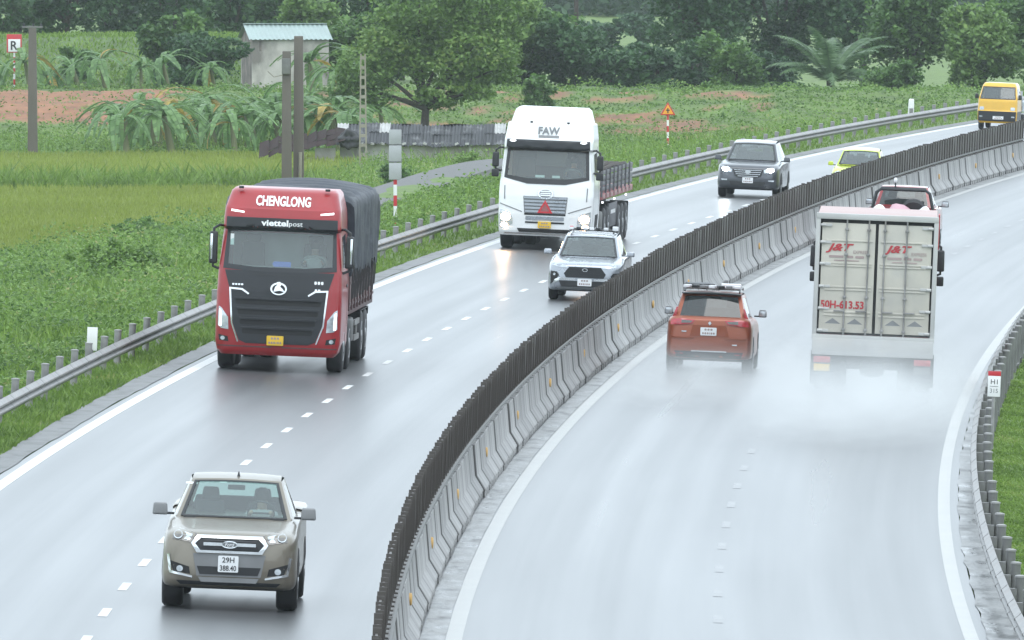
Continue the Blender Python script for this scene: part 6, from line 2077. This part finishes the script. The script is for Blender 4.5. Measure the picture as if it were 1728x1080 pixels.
def crown_mesh(seed, lobes, n, leaf, up=0.45):
    """leaf clumps spread through several overlapping lobes, denser towards their skins, gaps between"""
    r = np.random.default_rng(seed)
    out = []
    tot = sum(l[3]*l[4] for l in lobes)
    for (cx, cy, cz, rx, rz_) in lobes:
        k = int(n*rx*rz_/tot)
        nc = max(6, k//26)
        d = r.normal(size=(nc, 3))
        d /= np.linalg.norm(d, axis=1)[:, None]
        rad = r.uniform(0.35, 1.0, nc)**0.5
        cc = d*rad[:, None]*np.array([rx, rx, rz_]) + np.array([cx, cy, cz])
        pick = r.integers(0, nc, k)
        cl = r.uniform(0.6, 1.2, nc)*0.26*min(rx, rz_) + leaf
        dd = r.normal(size=(k, 3))*0.55
        dd[:, 2] *= 0.6
        out.append(cc[pick] + dd*cl[pick][:, None])
    C = np.concatenate(out)
    V, F = leaves(C, np.full(len(C), leaf), up, r)
    return np_mesh('crown', V, F)
def limbs(r, base, lobes, r0, seed, m='bark', top=None):
    rr = random.Random(seed)
    z1 = min(l[2] for l in lobes)
    tx, ty = base
    sp = Vector((tx*0.3, ty*0.3, z1*0.75))
    mb = MB().tube([(tx, ty, -0.3), (tx*0.8 + rr.uniform(-0.1, 0.1), ty, z1*0.4), sp], [r0*1.25, r0, r0*0.8], 9)
    mb.build('trunk', m, r)
    for (cx, cy, cz, rx, rz_) in lobes:
        e = Vector((cx, cy, cz))
        mid = sp.lerp(e, 0.5) + Vector((rr.uniform(-0.2, 0.2), rr.uniform(-0.2, 0.2), 0.15))
        MB().tube([sp, mid, e], [r0*0.6, r0*0.4, r0*0.12], 7).build('limb', m, r)
TREES = 'trees behind the fields'
def tree(name, label, x, y, lobes, n, leaf, m, r0=0.16, seed=1, z=None, group=TREES, up=0.45):
    t = stand(name, label, 'tree', x, y, z, group=group)
    obj('crown', crown_mesh(seed, lobes, n, leaf, up), m, t)
    limbs(t, (0, 0), lobes, r0, seed)
    return t
def blob(rad, h, seed, k=6, flat=0.8, z0=0.6):
    """lobes of a rounded crown rad wide and h high"""
    r = random.Random(seed)
    L = [(0, 0, h*0.55, rad*0.72, h*0.34)]
    for i in range(k):
        a = 2*math.pi*i/k + r.uniform(-0.4, 0.4)
        q = rad*r.uniform(0.45, 0.75)
        L.append((q*math.cos(a), q*math.sin(a), h*r.uniform(0.22, 0.86), rad*r.uniform(0.30, 0.48), h*r.uniform(0.14, 0.24)))
    return L
shrub_words = ['nearest the camera, beside the guardrail', 'left of the blank marker plate', 'wide and low, just behind the pale post', 'rounded, above the blank marker plate', 'just left of the red truck mirror', 'right one of the pair at the paddy corner', 'left one of the pair at the paddy corner', 'behind the tarpaulin of the red truck', 'right of the tall grey sign', 'beside the farm path bend', 'left of the white truck mirror', 'between path and guardrail']
for i, (x, y, rad, h_, m_) in enumerate(((-9.6, 268, 0.9, 1.0, 'leaf_weed'), (-9.8, 290, 1.0, 1.3, 'leaf_weed'), (-9.9, 345, 1.3, 1.5, 'leaf_weed'), (-8.2, 322, 1.1, 1.2, 'leaf_mid'), (-9.2, 372, 1.0, 1.3, 'leaf_weed'), (-11.6, 441, 0.7, 1.0, 'leaf_mid'), (-12.4, 446, 0.7, 1.0, 'leaf_mid'), (-6.6, 405, 0.8, 0.9, 'leaf_weed'), (0.4, 440, 0.7, 0.9, 'leaf_weed'), (-4.2, 520, 1.0, 1.4, 'leaf_mid'), (-1.7, 555, 1.0, 1.5, 'leaf_weed'), (1.7, 480, 0.8, 0.9, 'leaf_weed'))):
    if i in (0, 1, 3, 4):
        continue
    sh_ = stand('shrub', 'leafy shrub on the roadside slope, ' + shrub_words[i], 'shrub', x, y, group='shrubs on the slope')
    obj('crown', crown_mesh(300 + i, blob(rad, h_, 300 + i, 6), 2600, 0.07), m_, sh_)
    limbs(sh_, (0, 0), blob(rad, h_, 300 + i, 4), 0.03, 300 + i)
# the large spreading tree behind the shed
big = [(-2.6, 0, 3.6, 1.5, 1.1), (-1.2, 0.5, 4.9, 1.8, 1.4), (0.6, 0, 3.9, 1.7, 1.2), (2.2, -0.4, 4.6, 1.7, 1.3), (3.3, 0.3, 3.6, 1.1, 0.9), (-3.4, 0, 2.7, 1.0, 0.7), (0.9, -0.6, 2.4, 1.3, 0.7), (-0.3, 0, 6.6, 2.2, 1.4), (2.6, 0, 6.4, 1.6, 1.3), (-2.2, -0.6, 2.3, 0.8, 0.5), (2.4, -0.5, 2.5, 0.8, 0.6)]
tree('broadleaf_tree', 'large spreading light green tree rising behind the low shed', -4.0, 632.0, big, 24000, 0.115, 'leaf_light', 0.21, 3)
tree('broadleaf_tree', 'small upright tree just above the white truck roof', 1.2, 645.0, [(0, 0, 1.2, 0.85, 0.6), (0.1, 0, 1.9, 0.65, 0.5), (-0.1, 0, 2.5, 0.45, 0.4), (0.5, 0, 0.8, 0.6, 0.35), (1.1, 0.2, 0.6, 0.6, 0.3)], 2600, 0.12, 'leaf_mid', 0.06, 8)
spec = [  # x, y, radius, height, leaf material, name, label
    (-1.4, 684, 2.6, 7.5, 'leaf_light', 'pale green tree directly behind the white truck, nearest the large tree'),
    (1.0, 690, 2.4, 6.0, 'leaf_mid', 'leafy tree behind the white truck, right of the pale green one'),
    (3.2, 688, 2.2, 4.6, 'leaf_dark', 'dark rounded tree behind the right shoulder of the white truck'),
    (5.4, 686, 1.9, 3.2, 'leaf_dark', 'low dark tree left of the orange warning sign'),
    (7.4, 688, 1.8, 3.0, 'leaf_dark', 'low dark tree straight above the orange warning sign'),
    (9.2, 690, 1.9, 3.2, 'leaf_dark', 'low dark tree right of the orange warning sign'),
    (11.2, 686, 1.8, 3.4, 'leaf_mid', 'mid green bushy tree left of the palm'),
    (9.8, 712, 3.4, 9.0, 'leaf_dark', 'tall dark tree at the top edge behind the low trees'),
    (14.0, 716, 3.6, 9.5, 'leaf_dark', 'tall dark tree directly behind the palm'),
    (18.4, 712, 3.4, 9.0, 'leaf_dark', 'tall dark tree behind the right side of the palm'),
    (13.0, 690, 1.8, 2.8, 'leaf_dark', 'dark shrubby tree at the left of the palm fronds'),
    (20.4, 694, 2.7, 7.0, 'leaf_mid', 'tall mid green tree right of the palm'),
    (23.8, 690, 2.4, 5.5, 'leaf_light', 'light green tree above the small yellow truck'),
    (27.0, 698, 2.8, 7.5, 'leaf_mid', 'mid green tree at the top right corner'),
    (18.6, 676, 1.6, 2.2, 'leaf_mid', 'bushy green shrub tree at the foot of the palm, on its right'),
    (-15.6, 678, 2.2, 4.0, 'leaf_dark', 'dense dark rounded tree left of the plastered building'),
    (-17.2, 682, 1.5, 4.6, 'leaf_mid', 'narrow tree behind the dark rounded tree'),
    (-22.0, 694, 1.05, 2.0, 'leaf_mid', 'small round tree on the slope of the grassy dike'),
    (-7.7, 690, 1.9, 5.0, 'leaf_mid', 'green tree right of the plastered building'),
    (-6.3, 700, 2.4, 7.5, 'leaf_dark', 'dark tree between the building and the large light tree'),
    (-10.5, 720, 2.2, 5.8, 'leaf_light', 'pale tree rising behind the mint roof'),
]
for i, (x, y, rad, h_, m_, lb) in enumerate(spec):
    tree('broadleaf_tree', lb, x, y, blob(rad, h_, 20 + i, 7 if h_ > 4 else 5), int(1500*rad + 700*h_), 0.15 if h_ > 4 else 0.13, m_, 0.10 + 0.012*h_, 40 + i)
back = ['leftmost', 'second', 'third', 'fourth', 'fifth', 'sixth', 'seventh']
for i in range(7):
    x = -30.0 + 2.9*i
    tree('broadleaf_tree', 'dark tree at the top edge behind the grassy dike, %s from the left' % back[i], x, 742 + 9*(i % 2), blob(2.5, 6.0 + (i % 3), 70 + i, 7), 5200, 0.17, 'leaf_dark', 0.18, 70 + i, z=-1.6)
for i in range(5):
    x = -16.5 + 3.4*i
    tree('broadleaf_tree', 'tall dark tree beyond the plastered building, %s of the five' % back[i], x, 762 + 7*(i % 2), blob(2.9, 8.0 + (i % 2), 90 + i, 7), 5200, 0.18, 'leaf_dark', 0.2, 90 + i, z=-2.0)
# far wood, one hazy mass
r_ = np.random.default_rng(9)
n = 90000
Xf = r_.uniform(-50, 60, n)
Yf = 1130 + 90*r_.random(n)
top_ = 5.5 + 2.6*wav(Xf, Yf, 14.0, 61) + 1.2*wav(Xf, Yf, 5.0, 62)
Zf = -3 + top_*r_.random(n)**0.8
V, F = leaves(np.stack([Xf, Yf, Zf], 1), np.full(n, 0.42), 0.5, r_)
stuff('far_wood', 'hazy blue green wood closing the view', V, F, 'leaf_far')
for i, (x, y, rad, h_) in enumerate(((6.0, 905, 1.8, 2.4), (9.0, 930, 1.4, 2.6), (12.5, 950, 2.0, 3.0), (15.5, 990, 2.2, 3.2))):
    tree('broadleaf_tree', 'small hazy tree in the gap below the far wood, %s from the left' % back[i].replace('leftmost', 'first'), x, y, blob(rad, h_, 120 + i, 5), 2200, 0.2, 'leaf_far', 0.1, 120 + i, z=-2.9)

# ------------------------------------------------------------------ banana plants and palm
def banana_leaf(seed, L=2.0, w=0.26, droop=1.0):
    """long arching blade with a midrib, its edges torn into strips"""
    r = random.Random(seed)
    n = 16
    mb = MB()
    path = []
    for i in range(n + 1):
        t = i/n
        x = L*(t*0.78 - 0.10*t*t*droop)
        z = L*(0.62*t - 0.92*droop*t*t)
        path.append(Vector((x, 0, z)))
    for sgn in (-1, 1):
        for i in range(1, n):
            t0, t1 = i/n, (i + 1)/n
            a, b = path[i], path[i+1]
            gap = r.uniform(0.0, 0.22) if r.random() < 0.6 else 0.0
            b2 = b.lerp(a, gap)
            wa = w*math.sin(math.pi*min(1, t0*0.93 + 0.05))**0.6
            wb = w*math.sin(math.pi*min(1, t1*0.93 + 0.05))**0.6
            da, db = r.uniform(0.10, 0.35)*wa, r.uniform(0.1, 0.35)*wb
            mb.add([a, b2, b2 + Vector((0.04, sgn*wb, -db)), a + Vector((0.04, sgn*wa, -da))], [(0, 1, 2, 3)])
    mb.tube(path, [0.03 - 0.022*i/n for i in range(n + 1)], 5)
    return mb.mesh('leaf')
BL = [banana_leaf(k, 1.9 + 0.22*k, 0.15 + 0.02*(k % 3), (0.95, 1.15, 1.35, 1.05)[k % 4]) for k in range(5)]
BS = MB().tube([(0, 0, -0.2), (0.02, 0, 0.7), (0, 0.02, 1.35)], [0.14, 0.11, 0.07], 9).mesh('stem')
rb = random.Random(12)
places = []
for i in range(26):
    places.append((-17.6 + 0.42*i + rb.uniform(-0.2, 0.2), 620 + rb.uniform(-7, 14), rb.uniform(1.1, 1.45), 'row'))
for i in range(8):
    places.append((-25.5 + 1.5*i + rb.uniform(-0.4, 0.4), 667 + rb.uniform(-2, 6), rb.uniform(0.8, 1.1), 'dike'))
for (x, y) in ((-6.0, 640), (-8.2, 655), (-7.0, 662), (-9.6, 660)):
    places.append((x, y, 1.15, 'shed'))
cnt = {'row': 0, 'dike': 0, 'shed': 0}
ordn = ['first', 'second', 'third', 'fourth', 'fifth', 'sixth', 'seventh', 'eighth', 'ninth', 'tenth', 'eleventh', 'twelfth', 'thirteenth', 'fourteenth', 'fifteenth', 'sixteenth', 'seventeenth', 'eighteenth', 'nineteenth', 'twentieth', 'twenty-first', 'twenty-second', 'twenty-third', 'twenty-fourth', 'twenty-fifth', 'twenty-sixth']
txt = {'row': 'banana plant in the row behind the paddy, %s from the left', 'dike': 'banana plant on top of the red soil dike, %s from the left', 'shed': 'banana plant between the shed and the building, %s of four'}
for x, y, sc, kind_ in places:
    b = stand('banana_plant', txt[kind_] % ordn[cnt[kind_]], 'banana plant', x, y, rz=rb.uniform(0, 6.28), group='banana plants')
    cnt[kind_] += 1
    b.scale = (sc, sc, sc)
    obj('stem', BS, 'banana_stem', b)
    nl = rb.randint(11, 14)
    for k in range(nl):
        lf = obj('leaf', BL[rb.randrange(5)], None, b)
        dry = rb.random() < 0.06
        if not BL[0].materials:
            for q in BL:
                q.materials.append(MATS['leaf_banana'])
        if dry:
            lf.material_slots[0].link = 'OBJECT'
            lf.material_slots[0].material = MATS['leaf_dry']
        lf.location = (0, 0, 1.25)
        lf.rotation_euler = (0, R(rb.uniform(-38, 22)), 2*math.pi*k/nl + rb.uniform(-0.3, 0.3))
    b.rotation_euler = (R(rb.uniform(-6, 6)), R(rb.uniform(-16, -4)), b.rotation_euler[2]*0.0 + rb.uniform(-0.5, 0.5))
# palm
pm = stand('palm_tree', 'palm with long arching feather fronds above the weedy slope', 'palm tree', 15.9, 681.0)
MB().tube([(0, 0, -0.3), (0.05, 0, 0.6), (0, 0, 1.35)], [0.30, 0.24, 0.2], 10).build('trunk', 'bark', pm)
rp_ = random.Random(5)
for k in range(24):
    L = rp_.uniform(3.2, 4.3)
    el = R(rp_.choice((72, 58, 45, 30, 15, 62)) + rp_.uniform(-6, 6))
    mb = MB()
    pts = []
    for i in range(15):
        t = i/14
        a = el - R(62)*t*t
        pts.append((pts[-1] + Vector((math.cos(a), 0, math.sin(a)))*L/14) if i else Vector((0, 0, 0)))
    mb.tube(pts, [0.045 - 0.035*i/14 for i in range(15)], 5)
    for i in range(2, 15):
        t = i/14
        ll = 0.78*math.sin(math.pi*(0.12 + 0.8*t))
        d = (pts[i] - pts[i-1]).normalized()
        for j in range(3):
            q = pts[i-1].lerp(pts[i], j/3)
            for s in (-1, 1):
                e = q + d*ll*0.45 + Vector((0, s*ll*0.8, -ll*0.30 + rp_.uniform(-0.05, 0.05)))
                mb.add([q - d*0.05, q + d*0.055, e], [(0, 1, 2)])
    f_ = mb.build('frond', 'leaf_palm', pm)
    f_.location = (0, 0, 1.3)
    f_.rotation_euler = (0, 0, 2*math.pi*k*0.618 + rp_.uniform(-0.2, 0.2))

# ------------------------------------------------------------------ rain haze and wheel spray
def volume_mat(name, color, density, build=None, aniso=0.25):
    m = bpy.data.materials.new(name)
    m.use_nodes = True
    t = m.node_tree
    t.nodes.clear()
    out = nd(t, 'ShaderNodeOutputMaterial')
    pv = nd(t, 'ShaderNodeVolumePrincipled')
    pv.inputs['Color'].default_value = (*color, 1)
    pv.inputs['Density'].default_value = density
    pv.inputs['Anisotropy'].default_value = aniso
    if build:
        build(t, pv, density)
    t.links.new(pv.outputs[0], out.inputs['Volume'])
    return m
hz = MB().box((0, 620, 4.0), (900, 1500, 18.0)).build('haze', volume_mat('rain_haze', (0.90, 0.95, 1.0), HAZE), None)
tag(hz, 'thin rain haze over the fields', kind='stuff')
def spray_nodes(t, pv, density):
    tc = nd(t, 'ShaderNodeTexCoord')
    sp = nd(t, 'ShaderNodeSeparateXYZ')
    t.links.new(tc.outputs['Generated'], sp.inputs[0])
    def m2(op, a, b=None):
        n = nd(t, 'ShaderNodeMath', operation=op)
        n.use_clamp = op == 'SUBTRACT'
        for i, v in enumerate((a, b)):
            if v is None:
                continue
            if isinstance(v, (int, float)):
                n.inputs[i].default_value = v
            else:
                t.links.new(v, n.inputs[i])
        return n.outputs[0]
    def bell(o):
        d = m2('MULTIPLY', m2('ABSOLUTE', m2('ADD', o, -0.5)), 2.0)
        return m2('SUBTRACT', 1.0, m2('MULTIPLY', d, d))
    fx = bell(sp.outputs['X'])
    fy = bell(sp.outputs['Y'])
    fz = m2('POWER', m2('SUBTRACT', 1.0, sp.outputs['Z']), 1.6)
    nz = nd(t, 'ShaderNodeTexNoise')
    nz.inputs['Scale'].default_value = 1.1
    nz.inputs['Detail'].default_value = 3.0
    t.links.new(tc.outputs['Object'], nz.inputs['Vector'])
    nn = m2('MULTIPLY', m2('SUBTRACT', nz.outputs['Fac'], 0.32), 3.2)
    d = m2('MULTIPLY', m2('MULTIPLY', fx, fy), m2('MULTIPLY', fz, nn))
    t.links.new(m2('MULTIPLY', d, density), pv.inputs['Density'])
def spray(label, Y, o, w, ln, h, dens):
    m = volume_mat('wheel_spray', (0.97, 0.98, 0.98), dens, spray_nodes, 0.2)
    s = MB().box((0, 0, h/2), (w, ln, h)).build('wheel_spray', m)
    s.matrix_world = road_frame(Y, o, 1, 0.03)
    tag(s, label, kind='stuff')
spray('white spray whirling behind the box truck', 263.0, 5.60, 4.6, 38.0, 1.5, 0.40)
spray('thin spray behind the orange people carrier', 270.0, 2.14, 3.0, 24.0, 0.9, 0.36)
spray('thin spray along the trailer wheels of the white truck', 368.0, -6.1, 3.4, 26.0, 1.0, 0.12)
